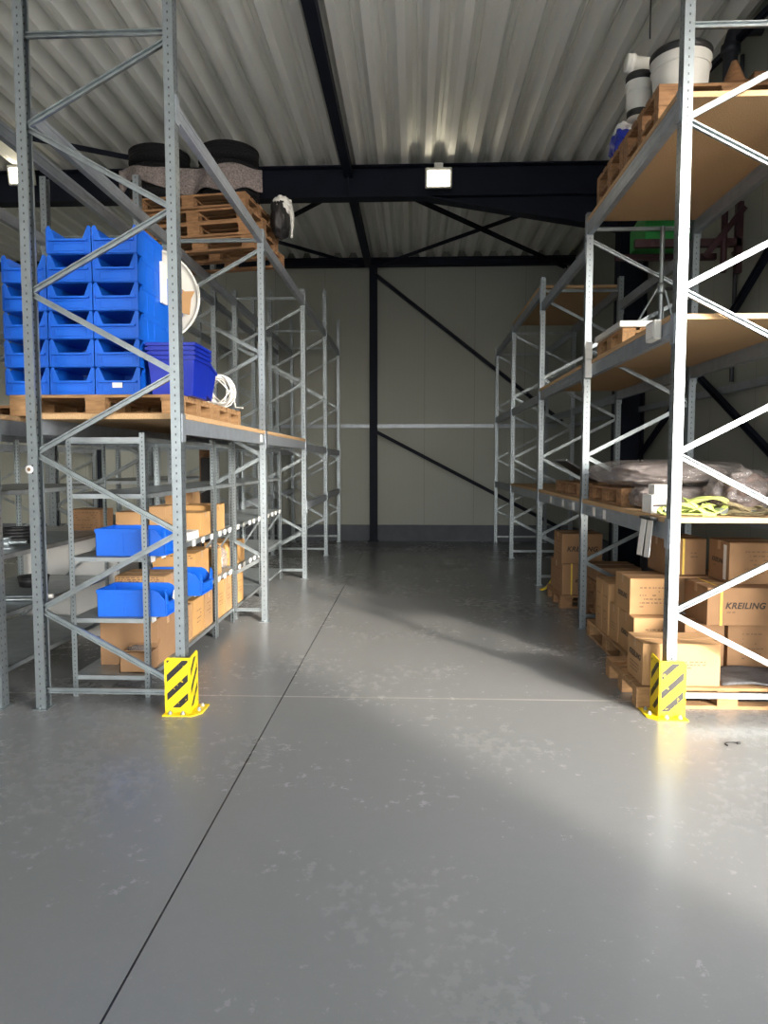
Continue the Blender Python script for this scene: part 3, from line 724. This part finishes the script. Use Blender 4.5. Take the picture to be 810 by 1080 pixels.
t = thing('blue_bag', 'blue and white bag at the far end of the topmost right pallets', 'bag', (1.80, 6.42, 4.261))
vs, fs = lump(0, 0, .11, .10, .14, .11, 3, .2, 2.5, 4, 12, .0); MB().add(vs, fs, 0, True).build('body', M['blue_tote'], t)
vs, fs = lump(.0, 0, .235, .07, .10, .05, 3, .2, 2.5, 6, 10); MB().add(vs, fs, 0, True).build('top', M['paper'], t)
carton('brown wooden box on the topmost right shelf right of the upright', 2.36, 2.68, 5.24, 5.9, 4.261, 4.36, 'goods on the topmost right shelf', M['strut_wood'], tape=False)
b = MB(); b.lathe([(.09, 0), (.085, .02), (.05, .10), (.02, .18), (0, .185)], 20)
t = thing('brown_cone', 'small brown cone shaped piece on the topmost right shelf beside the upright', 'cone', (2.235, 5.27, 4.261)); b.build('cone', M['strut_wood'], t); MB().lathe([(.11, 0), (.11, .012), (.09, .02)], 20).build('rim', M['strut_wood'], t)
# hook hanging from the roof over the buckets
t = thing('ceiling_hook', 'black wire hook hanging from the roof above the white buckets', 'hook', (2.0, 6.4, ZC))
MB().tube([(0, 0, 0), (0, 0, -.10), (.0, 0, -.5)], .006).build('wire', M['black'], t)
MB().tube([(-.05, 0, -.06), (-.02, 0, -.11), (0, 0, -.12), (.03, 0, -.10)], .012).build('clip', M['black'], t)

# ------------------------------------------------------------------ blue bins
def bin_meshes(w, l, h):
    """open-fronted stacking bin, front at y=0 looking to -y, origin mid-front-bottom"""
    b = MB(); t = .006; hw = w/2
    b.box(-hw+.008, hw-.008, .01, l-.008, 0, t)
    b.box(-hw, hw, l-t, l, .0, h)
    side = [(.012, 0), (l, 0), (l, h), (.085, h), (.055, h*.93), (0, h*.55), (0, .02)]
    for s in (-1, 1):
        x = s*hw; b.prism(side, 'x', min(x, x-s*t), max(x, x-s*t))
        b.prism([(.07, h-.028), (l, h-.028), (l, h), (.085, h)], 'x', min(x, x+s*.005), max(x, x+s*.005))
        for yy in (.16, .29): b.box(min(x, x+s*.003), max(x, x+s*.003), yy, yy+.01, .02, h-.03)
    b.box(-hw-.005, hw+.005, l, l+.005, h-.028, h)
    # front plate with the picking window
    zb = h*.52; fl = .034
    fr = [(-hw, .006), (hw, .006), (hw, h*.95), (hw-.012, h), (hw-fl*.7, h), (hw-fl-.028, zb), (-hw+fl+.028, zb), (-hw+fl*.7, h), (-hw+.012, h), (-hw, h*.95)]
    # as strips so that faces stay convex
    b.prism([(-hw, .006), (hw, .006), (hw, zb), (-hw, zb)], 'y', 0, t)
    b.prism([(hw-fl-.028, zb), (hw, zb), (hw, h*.95), (hw-.012, h), (hw-fl*.7, h)], 'y', 0, t)
    b.prism([(-hw, zb), (-hw+fl+.028, zb), (-hw+fl*.7, h), (-hw+.012, h), (-hw, h*.95)], 'y', 0, t)
    b.box(-hw*.86, hw*.86, -.020, 0, zb-.014, zb); b.box(-hw, hw, -.008, 0, .004, .016)
    for s in (-1, 1): b.box(min(s*hw, s*(hw-.012)), max(s*hw, s*(hw-.012)), -.007, 0, .006, h*.9)
    lh = MB(); lh.box(-hw*.72, hw*.72, -.005, 0, .022, .028); lh.box(-hw*.72, hw*.72, -.005, 0, .070, .076)
    lh.box(-hw*.72, -hw*.72+.006, -.005, 0, .022, .076); lh.box(hw*.72-.006, hw*.72, -.005, 0, .022, .076)
    return b.mesh('body', M['blue_bin']), lh.mesh('label_holder', M['blue_bin'])
BB, BL = bin_meshes(.312, .49, .19)
def blue_bin(label, loc, rz=0., group=None):
    t = thing('storage_bin', label, 'bin', loc, (0, 0, rz), group)
    link('body', BB, t, bevel=.0015); link('label_holder', BL, t); return t
BH = .192; ZP = 1.966+.145
pallet('wooden pallet under the blue bin stack on the left rack', -2.79, 4.84, 1.967, 1.2, .8, M['wood_light'], 'pallets on the left shelf')
pallet('wooden pallet under the white cable coil on the left rack', -2.79, 5.72, 1.967, 1.2, .8, M['wood_light'], 'pallets on the left shelf')
orders = ['lowest', 'second lowest', 'third from below', 'fourth from below', 'fifth from below', 'topmost']
first = None
for cx, n, col in ((-2.685, 5, 'left column'), (-2.365, 6, 'middle column'), (-2.045, 6, 'right column')):
    for k in range(n):
        od = 'topmost' if k == n-1 else orders[k]
        lab = f'{od} blue bin in the front stack, {col}'
        if first is None: first = blue_bin(lab, (cx, 4.89, ZP), group='blue bins stacked on the left rack'); o = first
        else:
            o = copy_tree(first); o.location = (cx, 4.89, ZP+BH*k); o['label'] = lab
        if k == 0 and col == 'right column':
            MB().box(-.035, .035, -.014, -.0126, .05, .085).build('paper_label', M['paper'], o)
for k in range(5):
    o = copy_tree(first); o.location = (-2.075, 5.42, ZP+BH*k); o['label'] = f'{"topmost" if k == 4 else orders[k]} blue bin of the shorter stack hidden behind the right column'; o['group'] = 'blue bins behind the front stack'
    for ch in list(o.children): pass
tag(MB().box(0, .02, 0, .10, 0, .30).build('white_card', M['paper'], None, (-1.905, 5.3, ZP+.19*4+.02)), 'white card strip at the rear edge of the blue bin stack', 'card')
bpy.data.objects['white_card'].location = (-1.883, 5.30, 2.83)
# nested dark blue totes
def tote_mesh(w, d, h, m):
    b = MB(); t = .006; k = .86
    def ring(s, z, off=0): return [(-w/2*s+off, -d/2*s+off, z), (w/2*s-off, -d/2*s+off, z), (w/2*s-off, d/2*s-off, z), (-w/2*s+off, d/2*s-off, z)]
    vs = ring(k, 0)+ring(1, h)+ring(k, t, t)+ring(1, h, t)
    fs = [(3, 2, 1, 0), (8, 9, 10, 11)]
    for i in range(4):
        j = (i+1) % 4; fs += [(i, j, 4+j, 4+i), (8+j, 8+i, 12+i, 12+j), (4+i, 4+j, 12+j, 12+i)]
    b.add(vs, fs)
    for x0, x1, y0, y1 in ((-w/2-.012, w/2+.012, -d/2-.012, -d/2), (-w/2-.012, w/2+.012, d/2, d/2+.012), (-w/2-.012, -w/2, -d/2, d/2), (w/2, w/2+.012, -d/2, d/2)):
        b.box(x0, x1, y0, y1, h-.022, h)
    return b.mesh('tote', m)
TM = tote_mesh(.33, .38, .27, M['blue_tote'])
for k, wd in enumerate(('outermost', 'second', 'third', 'innermost')):
    o = link('tote', TM, None, (-1.69, 5.13, ZP+.032*k), bevel=.002)
    tag(o, f'{wd} of the nested dark blue tubs beside the blue bin stack', 'tub', 'nested dark blue tubs')
o = link('tote', TM, None, (-1.735, 5.585, ZP+.052), (math.radians(-14), 0, 0), bevel=.002); o.scale = (.8, .7, .9)
tag(o, 'tilted dark blue tub leaning behind the nested tubs', 'tub')
# coil of white cable
t = thing('cable_coil', 'coil of white cable on the pallet end of the left shelf', 'cable', (-1.70, 6.22, ZP))
b = MB(); rd = random.Random(5)
for k in range(13):
    a0, ti = rd.uniform(0, 6.28), rd.uniform(-.55, .55); r = rd.uniform(.10, .148); ph = rd.uniform(-.7, .7); pts = []
    for i in range(28):
        a = 2*PI*i/28; p = Vector((r*math.cos(a), 0, r*math.sin(a))); p = Matrix.Rotation(ti, 3, 'X') @ p; p = Matrix.Rotation(ph, 3, 'Z') @ p
        pts.append(p+Vector((rd.uniform(-.004, .004)+.0, 0, .155)))
    b.tube(pts, .0065, 6, closed=True)
b.build('windings', M['cable_white'], t)
MB().tube([(.05, .02, .24), (.1, .06, .17), (.12, .08, .02), (.2, .02, .01)], .0065, 6).build('cable_end', M['cable_white'], t)
# satellite dish and its supporting carton behind the bins
carton('plain carton behind the blue bin stacks, holding the white dish', -2.70, -2.16, 5.97, 6.42, ZP, 2.70, 'goods behind the blue bins', tape=True)
t = thing('satellite_dish', 'round white satellite dish standing on edge behind the blue bins', 'dish', (-2.275, 6.22, 2.702), (0, 0, math.radians(28)))
MX = Matrix.Translation((0, 0, .40)) @ Matrix.Rotation(PI/2, 4, 'X')
b = MB(); R = .385
prof = [(0, .07)]+[(R*k/10, .07*(1-(k/10)**2)*1.0) for k in range(1, 11)]
b.lathe([(p[0], -p[1]) for p in prof]+[(R+.012, .0), (R+.012, .012), (R, .014)]+[(p[0], -p[1]+.012) for p in prof[::-1]], 56, mtx=MX)
b.build('reflector', M['white'], t)
MB().tube([MX @ Vector((R*1.01*math.cos(a), R*1.01*math.sin(a), .02)) for a in [2*PI*i/40 for i in range(40)]], .012, 8, closed=True).build('rim', M['white'], t)
MB().tube([MX @ Vector((R*1.03*math.cos(a), R*1.03*math.sin(a), .035+.02*math.sin(3*a))) for a in [-1.2+.1*i for i in range(16)]], .006, 6).build('cable', M['cable_white'], t)
MB().prism([(-.05, -.10), (.06, -.12), (.075, .02), (.11, .09), (.02, .08), (-.06, .14)], 'y', 0, .006).build('cardboard_wedge', M['carton'], t, (.24, -.075, .36))['label'] = 'orange brown torn cardboard'

# ------------------------------------------------------------------ pallets, tyres on the left rack top
ZT = 3.90
words5 = ['bottom', 'second', 'third', 'top']
for k, (a, dx) in enumerate(((-12, .05), (-9, .02), (-11, 0.), (-8, -.03))):
    a = math.radians(a); w_, rx_, ry_ = 1.30, -1.74+dx, 7.60
    o = pallet(f'{words5[k]} pallet of the high pile on the left rack, below the tyres', rx_-w_*math.cos(a), ry_-w_*math.sin(a), ZT+.002+.146*k, w_, .85, M['wood'], 'pallet pile under the tyres')
    o.rotation_euler.z = a
def tyre_mesh():
    R, w = .325, .190; p = []
    p += [(.20, .03), (.215, .012), (.27, .0), (.30, .012), (.315, .03)]
    z = .035
    for k in range(4):
        p += [(R, z), (R, z+.025), (R-.010, z+.027), (R-.010, z+.030)]; z += .032
    p += [(R, z), (.315, w-.03+.0), (.30, w-.012), (.27, w), (.215, w-.012), (.20, w-.03), (.195, w/2), (.20, .03)]
    b = MB(); b.lathe(p, 64)
    # shoulder lugs
    for k in range(48):
        a = 2*PI*k/48; mt = Matrix.Rotation(a, 4, 'Z')
        b.box(R-.008, R+.004, -.012, .012, w-.055, w-.030, 0, mt); b.box(R-.008, R+.004, -.012, .012, .030, .055, 0, mt)
    return b
TY = tyre_mesh(); vs = TY.v
bpoly = TY.mesh('tyre', M['rubber'])
TZ = ZT+.146*4
for nm, cx in (('left', -2.82), ('right', -2.045)):
    for k, wd in enumerate(('lowest', 'middle', 'top')):
        o = link('tyre', bpoly, None, (cx, 8.02, TZ+.192*k+(.02 if nm == 'right' else 0)*(k > 0)))
        tag(o, f'{wd} black tyre of the {nm} pile on the high pallets', 'tyre', 'tyres on the high pallets')
# felt blanket draped across the tyre fronts
b = MB(); nx, nz = 70, 12; vs, fs = [], []
def front(x):
    y = 8.02
    for cx in (-2.82, -2.045):
        q = .345**2-(x-cx)**2
        if q > 0: y = min(y, 8.02-math.sqrt(q))
    y = min(y, 7.82)
    return y
for j in range(nz+1):
    for i in range(nx+1):
        u = i/nx; x = -3.19+1.56*u
        zl = .05+.14*math.exp(-((u-.17)/.10)**2)+.03*math.sin(u*23)+.05*max(0, u-.85)*4
        zt = .30+.02*math.sin(u*17)
        z = zt+(zl-zt)*j/nz
        f = sum(front(x+dd) for dd in (-.04, 0, .04))/3-.022-.02*math.sin(u*40+j*.3)*(j/nz)-.012*noise.noise(Vector((x*9, z*9, 0)))
        vs.append((x+2.4, f-7.66, z))
for j in range(nz):
    for i in range(nx): q = j*(nx+1)+i; fs.append((q, q+1, q+nx+2, q+nx+1))
b.add(vs, fs, 0, True)
o = b.build('blanket', M['blanket'], None, (-2.4, 7.66, TZ)); sm = o.modifiers.new('thick', 'SOLIDIFY'); sm.thickness = .012
tag(o, 'speckled grey felt blanket draped across the tyre piles', 'blanket')
t = thing('sack', 'black sack with a white cover hanging beside the tyres on the high pallets', 'bag', (-1.54, 8.22, 4.20))
vs, fs = lump(.02, 0, .20, .10, .17, .22, 2.4, .18, 2.2, 3, 14); MB().add(vs, fs, 0, True).build('body', M['black'], t)
vs, fs = lump(.05, .02, .335, .10, .16, .10, 2.4, .22, 2.4, 7, 12); MB().add(vs, fs, 0, True).build('white_cover', M['paper'], t)
pts = [(.13, .02, .36), (.15, .03, .25), (.15, .04, .12), (.14, .05, .0)]
MB().tube(pts, [.03, .028, .022, .014], 8).build('cover_tail', M['white'], t)

# ------------------------------------------------------------------ light shelving inside the left rack
POST = {}
def post_mesh(h, sx, sy):
    key = (h, sx, sy)
    if key not in POST:
        t = .003; w = .036
        p = [(0, 0), (sx*w, 0), (sx*w, sy*t), (sx*t, sy*t), (sx*t, sy*w), (0, sy*w)]
        if sx*sy < 0: p = p[::-1]
        POST[key] = MB().prism(p, 'z', 0, h).mesh('post', M['post'])
    return POST[key]
def shelving(label, x0, x1, y0, y1, H, levels, tags=(), name='shelving_unit', group='light shelving units in the left rack'):
    t = thing(name, label, 'shelving', (x0, y0, 0), group=group); w, d = x1-x0, y1-y0
    for x, sx in ((0, 1), (w, -1)):
        for y, sy in ((0, 1), (d, -1)): link('post', post_mesh(H, sx, sy), t, (x, y, 0))
    for z in levels:
        s = MB(); g = .004
        s.box(g, w-g, g, d-g, z-.003, z)
        s.box(g, w-g, g, g+.003, z-.034, z); s.box(g, w-g, d-g-.003, d-g, z-.034, z); s.box(g, g+.003, g, d-g, z-.034, z); s.box(w-g-.003, w-g, g, d-g, z-.034, z)
        so = s.build('shelf', M['galv_shelf'], t)
        if z in tags:
            n = max(3, int(d/.24))
            for k in range(n):
                yy = .12+(d-.24)*k/(n-1)+random.uniform(-.03, .03)
                MB().box(w-g, w-g+.004, yy-.040, yy+.040, z-.048, z+.002).build('price_tag', M['paper'], so)
    MB().bar((.01, d-.01, .2), (w-.01, d-.01, .95), .02, .004).build('cross_brace', M['galv'], t)
    MB().bar((.01, .012, H-.06), (w-.01, .012, H-.06), .03, .006).build('top_rail', M['galv'], t)
    return t
SX0, SX1 = -2.39, -1.84
LV = [.155, .56, .99, 1.43, 1.82]
UA = shelving('nearest light steel shelving unit in the left rack, holding three blue bins', SX0, SX1, 4.81, 6.50, 1.85, LV, (.56, .99))
shelving('short light steel shelving unit before the second left upright, holding cartons', SX0, SX1, 6.53, 7.16, 1.85, LV, (.56, .99))
shelving('light steel shelving unit just beyond the second left upright, few cartons', SX0, SX1, 7.28, 8.52, 1.85, LV, (.56, .99))
shelving('farthest light steel shelving unit in the left rack, empty shelves', SX0, SX1, 8.55, 9.84, 1.85, LV, (.99,))
shelving('light steel shelving unit at the left picture edge, with black tools on it', -3.66, -2.82, 4.70, 6.42, 1.85, [.22, .60, 1.01, 1.45])

shelving('light steel shelving unit farther back in the second rack row, empty', -3.62, -2.86, 7.32, 8.55, 1.85, [.22, .60, 1.01, 1.45], group='light shelving units in the second rack row')
shelving('light steel shelving unit deepest in the second rack row, empty', -3.62, -2.86, 8.58, 9.80, 1.85, [.22, .60, 1.01, 1.45], group='light shelving units in the second rack row')
blue_bin('blue bin on the third shelf, end of the nearest left shelving unit', (-1.735, 5.02, .991), PI/2, 'blue bins on the light shelving')
ob = blue_bin('blue bin on the second shelf with paper in its front, nearest left shelving unit', (-1.735, 5.02, .561), PI/2, 'blue bins on the light shelving')
MB().box(-.05, .05, -.002, 0, -.03, .03).build('paper_label', M['paper'], ob, (.02, -.007, .115), (0, .5, 0))
blue_bin('blue bin behind the corrugated carton on the second shelf, left shelving', (-1.72, 5.80, .561), PI/2, 'blue bins on the light shelving')
GL = 'cartons in the left shelving'
carton('large plain carton on the bottom shelf at the end of the left shelving', -2.30, -1.87, 5.06, 5.50, .156, .50, GL, m=M['carton_dark'])
t = carton('small open carton with plastic inside, in front on the bottom shelf', -2.08, -1.86, 4.87, 5.03, .156, .30, GL, m=M['carton_dark'], opened=True)
vs, fs = lump(0, 0, .125, .08, .055, .05, 2.2, .4, 3, 2, 10); MB().add(vs, fs, 0, True).build('plastic_bag', M['film'], t)
for k, (a, bb, zt, wd, mm) in enumerate(((5.58, 5.88, .46, 'first', 'carton'), (5.90, 6.20, .47, 'second', 'carton_yellow'), (6.22, 6.46, .49, 'third', 'carton'), (6.58, 6.86, .50, 'fourth', 'carton_yellow'), (6.88, 7.13, .51, 'fifth', 'carton'), (7.31, 7.60, .51, 'sixth', 'carton_yellow'))):
    carton(f'{wd} carton behind the large plain one along the bottom left shelf', -2.30, -1.87+.004*k, a, bb, .156, zt, GL, m=M[mm], tape=k % 2 == 0, marks=(('lines', 'r', .5, .5, .12, .1, 4),))
carton('dark corrugated carton between two blue bins on the second left shelf', -2.25, -1.87, 5.22, 5.58, .561, .79, GL, m=M['carton'], marks=(('lines', 'f', .45, .88, .34, .03, 3),))
carton('tall yellowish carton behind the blue bins on the second left shelf', -2.25, -1.88, 6.0, 6.42, .561, .86, GL, m=M['carton_yellow'], marks=(('lines', 'f', .6, .9, .26, .02, 2),))
carton('yellowish carton on the second shelf beside the plastic bag, left shelving', -2.2, -1.88, 6.56, 6.85, .561, .82, GL, m=M['carton_yellow'])
carton('plain carton past the plastic bag on the second left shelf', -2.2, -1.88, 7.35, 7.8, .561, .80, GL, m=M['carton_yellow'])
t = thing('plastic_bag', 'clear crumpled plastic bag on the second left shelf', 'bag', (-2.0, 6.99, .561))
vs, fs = lump(0, 0, .13, .13, .105, .14, 2.2, .25, 2.6, 9, 16, .0); MB().add(vs, fs, 0, True).build('film', M['film'], t)
vs, fs = lump(0, 0, .08, .09, .08, .08, 2.2, .2, 2.6, 4, 8, .002); MB().add(vs, fs, 0, True).build('contents', M['paper'], t)
carton('tall plain carton left behind the upper blue bin on the third shelf', -2.37, -2.17, 5.55, 5.9, .991, 1.25, GL, m=M['carton'])
carton('narrow tall carton right behind the upper blue bin on the third shelf', -2.08, -1.95, 5.50, 5.75, .991, 1.30, GL, m=M['carton'])
carton('low white carton at the edge of the third left shelf', -2.0, -1.87, 5.84, 6.10, .991, 1.06, GL, m=M['paper'], tape=False)
carton('bright yellowish carton above the white tags on the third left shelf', -2.15, -1.87, 6.16, 6.46, .991, 1.20, GL, m=M['carton_yellow'])
carton('bright yellowish carton farther along the third left shelf', -2.15, -1.87, 6.60, 6.95, .991, 1.24, GL, m=M['carton_yellow'])
carton('upright orange carton at the rear of the third left shelf', -2.36, -2.16, 6.66, 7.1, .991, 1.38, GL, m=M['carton'])
# shelving at the picture edge and behind
t = thing('tall_cabinet', 'pale grey white cabinet behind the light shelving at far left', 'cabinet', (-3.70, 6.52, 0))
MB().box(0, .93, .01, .5, .0, 1.0).build('carcass', M['white_paint'], t, bevel=.004)
MB().box(.005, .462, -.012, .01, .03, .98).build('door', M['white_paint'], t); MB().box(.468, .925, -.012, .01, .03, .98).build('door', M['white_paint'], t)
carton('dark corrugated carton on top of the pale cabinet behind the shelving', -3.25, -2.95, 6.56, 6.85, 1.002, 1.20, GL, m=M['carton_dark'], marks=(('lines', 'f', .5, .5, .26, .14, 7),))
t = thing('hose_coil', 'black coiled hose on the third shelf at the left picture edge', 'hose', (-3.12, 5.45, 1.011))
b = MB()
for k in range(5): b.tube([((.13-.006*k)*math.cos(2*PI*i/26), (.13-.006*k)*math.sin(2*PI*i/26), .015+.024*k) for i in range(26)], .013, 8, closed=True)
b.build('windings', M['black'], t); MB().tube([(.13, 0, .1), (.2, -.12, .03), (.28, -.2, .016)], .013).build('nozzle_end', M['galv'], t)
t = thing('metal_fitting', 'silver metal fitting in front of the black hose, left picture edge', 'fitting', (-2.98, 5.05, 1.011))
MB().lathe([(.06, 0), (.06, .015), (.028, .02), (.028, .07), (.04, .075), (.04, .09)], 20).build('flange', M['galv'], t); MB().tube([(0, 0, .05), (.14, .03, .05)], .016).build('spout', M['galv'], t)
t = thing('black_pot', 'round black lidded pot on the second shelf at the left picture edge', 'pot', (-3.22, 5.85, .601))
MB().lathe([(.11, 0), (.12, .05), (.12, .07)], 24).build('bowl', M['black'], t); MB().lathe([(.125, .07), (.125, .085), (.05, .09), (0, .09)], 24).build('lid', M['black'], t)
for k, lb in enumerate(('nearer', 'farther')):
    t = thing('steel_tube', f'{lb} of two pale steel tubes lying on the second shelf at left edge', 'tube', (-3.40, 5.1+.12*k, .615), group='steel tubes on the shelf')
    MB().tube([(0, 0, 0), (.60, .10, 0)], .014, 10).build('pipe', M['galv'], t); MB().tube([(.585, .0975, 0), (.62, .103, 0)], .017, 10).build('end_cap', M['paper'], t)
pallet('pallet on the shelf behind the front left upright, cut by the picture edge', -4.08, 5.75, 1.967, 1.15, .8, M['wood'], 'pallets on the left shelf')
t = thing('tall_brown_board', 'dark brown upright panel seen through the left shelving', 'panel', (-2.66, 8.75, 0), (0, 0, 0))
MB().box(0, .24, 0, .05, 0, 1.82).build('board', M['strut_wood'], t); MB().box(.02, .22, -.01, 0, .1, 1.7).build('inlay', M['black'], t)
# round seal on front left upright
t = thing('round_tag', 'small round white tag on the front left upright at eye level', 'tag', (-2.50, 4.536, 1.60))
MB().lathe([(.0, 0), (.026, 0), (.026, .004), (0, .004)], 24, mtx=Matrix.Rotation(PI/2, 4, 'X')).build('disc', M['paper'], t)
MB().lathe([(.012, .004), (.012, .006), (.008, .006)], 16, mtx=Matrix.Rotation(PI/2, 4, 'X')).build('centre_mark', M['ink_faint'], t)

t = thing('cable_tie', 'tiny black curled cable tie lying on the floor before the right guard', 'cable tie', (1.87, 4.12, 0))
MB().tube([(.045*math.cos(a), .03*math.sin(a), .005) for a in [.6+.35*i for i in range(10)]], .004, 6).build('strip', M['black'], t)
MB().box(-.008, .008, -.008, .008, .0, .012).build('head', M['black'], t, (.04, .018, 0))

# ------------------------------------------------------------------ light
W = bpy.data.worlds.new('world'); S.world = W; W.use_nodes = True
N, L = W.node_tree.nodes, W.node_tree.links
sky = N.new('ShaderNodeTexSky'); sky.sky_type = 'NISHITA'; sky.sun_disc = False
sky.sun_elevation = math.radians(19.5); sky.sun_rotation = math.radians(145); sky.air_density = 1.; sky.dust_density = 2.
hs = N.new('ShaderNodeHueSaturation'); hs.inputs['Saturation'].default_value = .35; L.new(sky.outputs[0], hs.inputs['Color'])
bg = N['Background']; L.new(hs.outputs[0], bg.inputs['Color']); bg.inputs['Strength'].default_value = .82
sl = bpy.data.lights.new('sun', 'SUN'); sl.energy = 3.8; sl.angle = math.radians(3.5); sl.color = (1, .91, .78)
so = bpy.data.objects.new('sun', sl); C.objects.link(so)
so.rotation_euler = Vector((-.70, 1, -.43)).to_track_quat('-Z', 'Y').to_euler()
def portal(name, loc, tgt, sx, sy):
    l = bpy.data.lights.new(name, 'AREA'); l.shape = 'RECTANGLE'; l.size = sx; l.size_y = sy; l.cycles.is_portal = True
    o = bpy.data.objects.new(name, l); C.objects.link(o); o.location = loc
    o.rotation_euler = (Vector(tgt)-Vector(loc)).to_track_quat('-Z', 'Z').to_euler()
portal('gate_portal', (XR+.21, (G0+G1)/2, GZ/2), (0, (G0+G1)/2, GZ/2), G1-G0, GZ)
portal('front_portal', ((F0+F1)/2, YF-.21, FZ/2), ((F0+F1)/2, 0, FZ/2), F1-F0, FZ)

# ------------------------------------------------------------------ camera and view
cam = bpy.data.cameras.new('camera'); co = bpy.data.objects.new('camera', cam); C.objects.link(co)
cam.sensor_fit = 'VERTICAL'; cam.sensor_height = 36; cam.lens = 749/1080*36; cam.clip_start = .05
th = math.atan(53/749); ps = math.atan(31*math.cos(th)/749)
co.location = (0, 0, 1.65); co.rotation_euler = (PI/2-th, 0, ps)
S.camera = co
S.view_settings.view_transform = 'Standard'; S.view_settings.look = 'None'; S.view_settings.gamma = 1
S.view_settings.exposure = 0.82
S.view_settings.use_curve_mapping = False
S.cycles.max_bounces = 10; S.cycles.diffuse_bounces = 6; S.cycles.glossy_bounces = 4; S.cycles.sample_clamp_indirect = 6
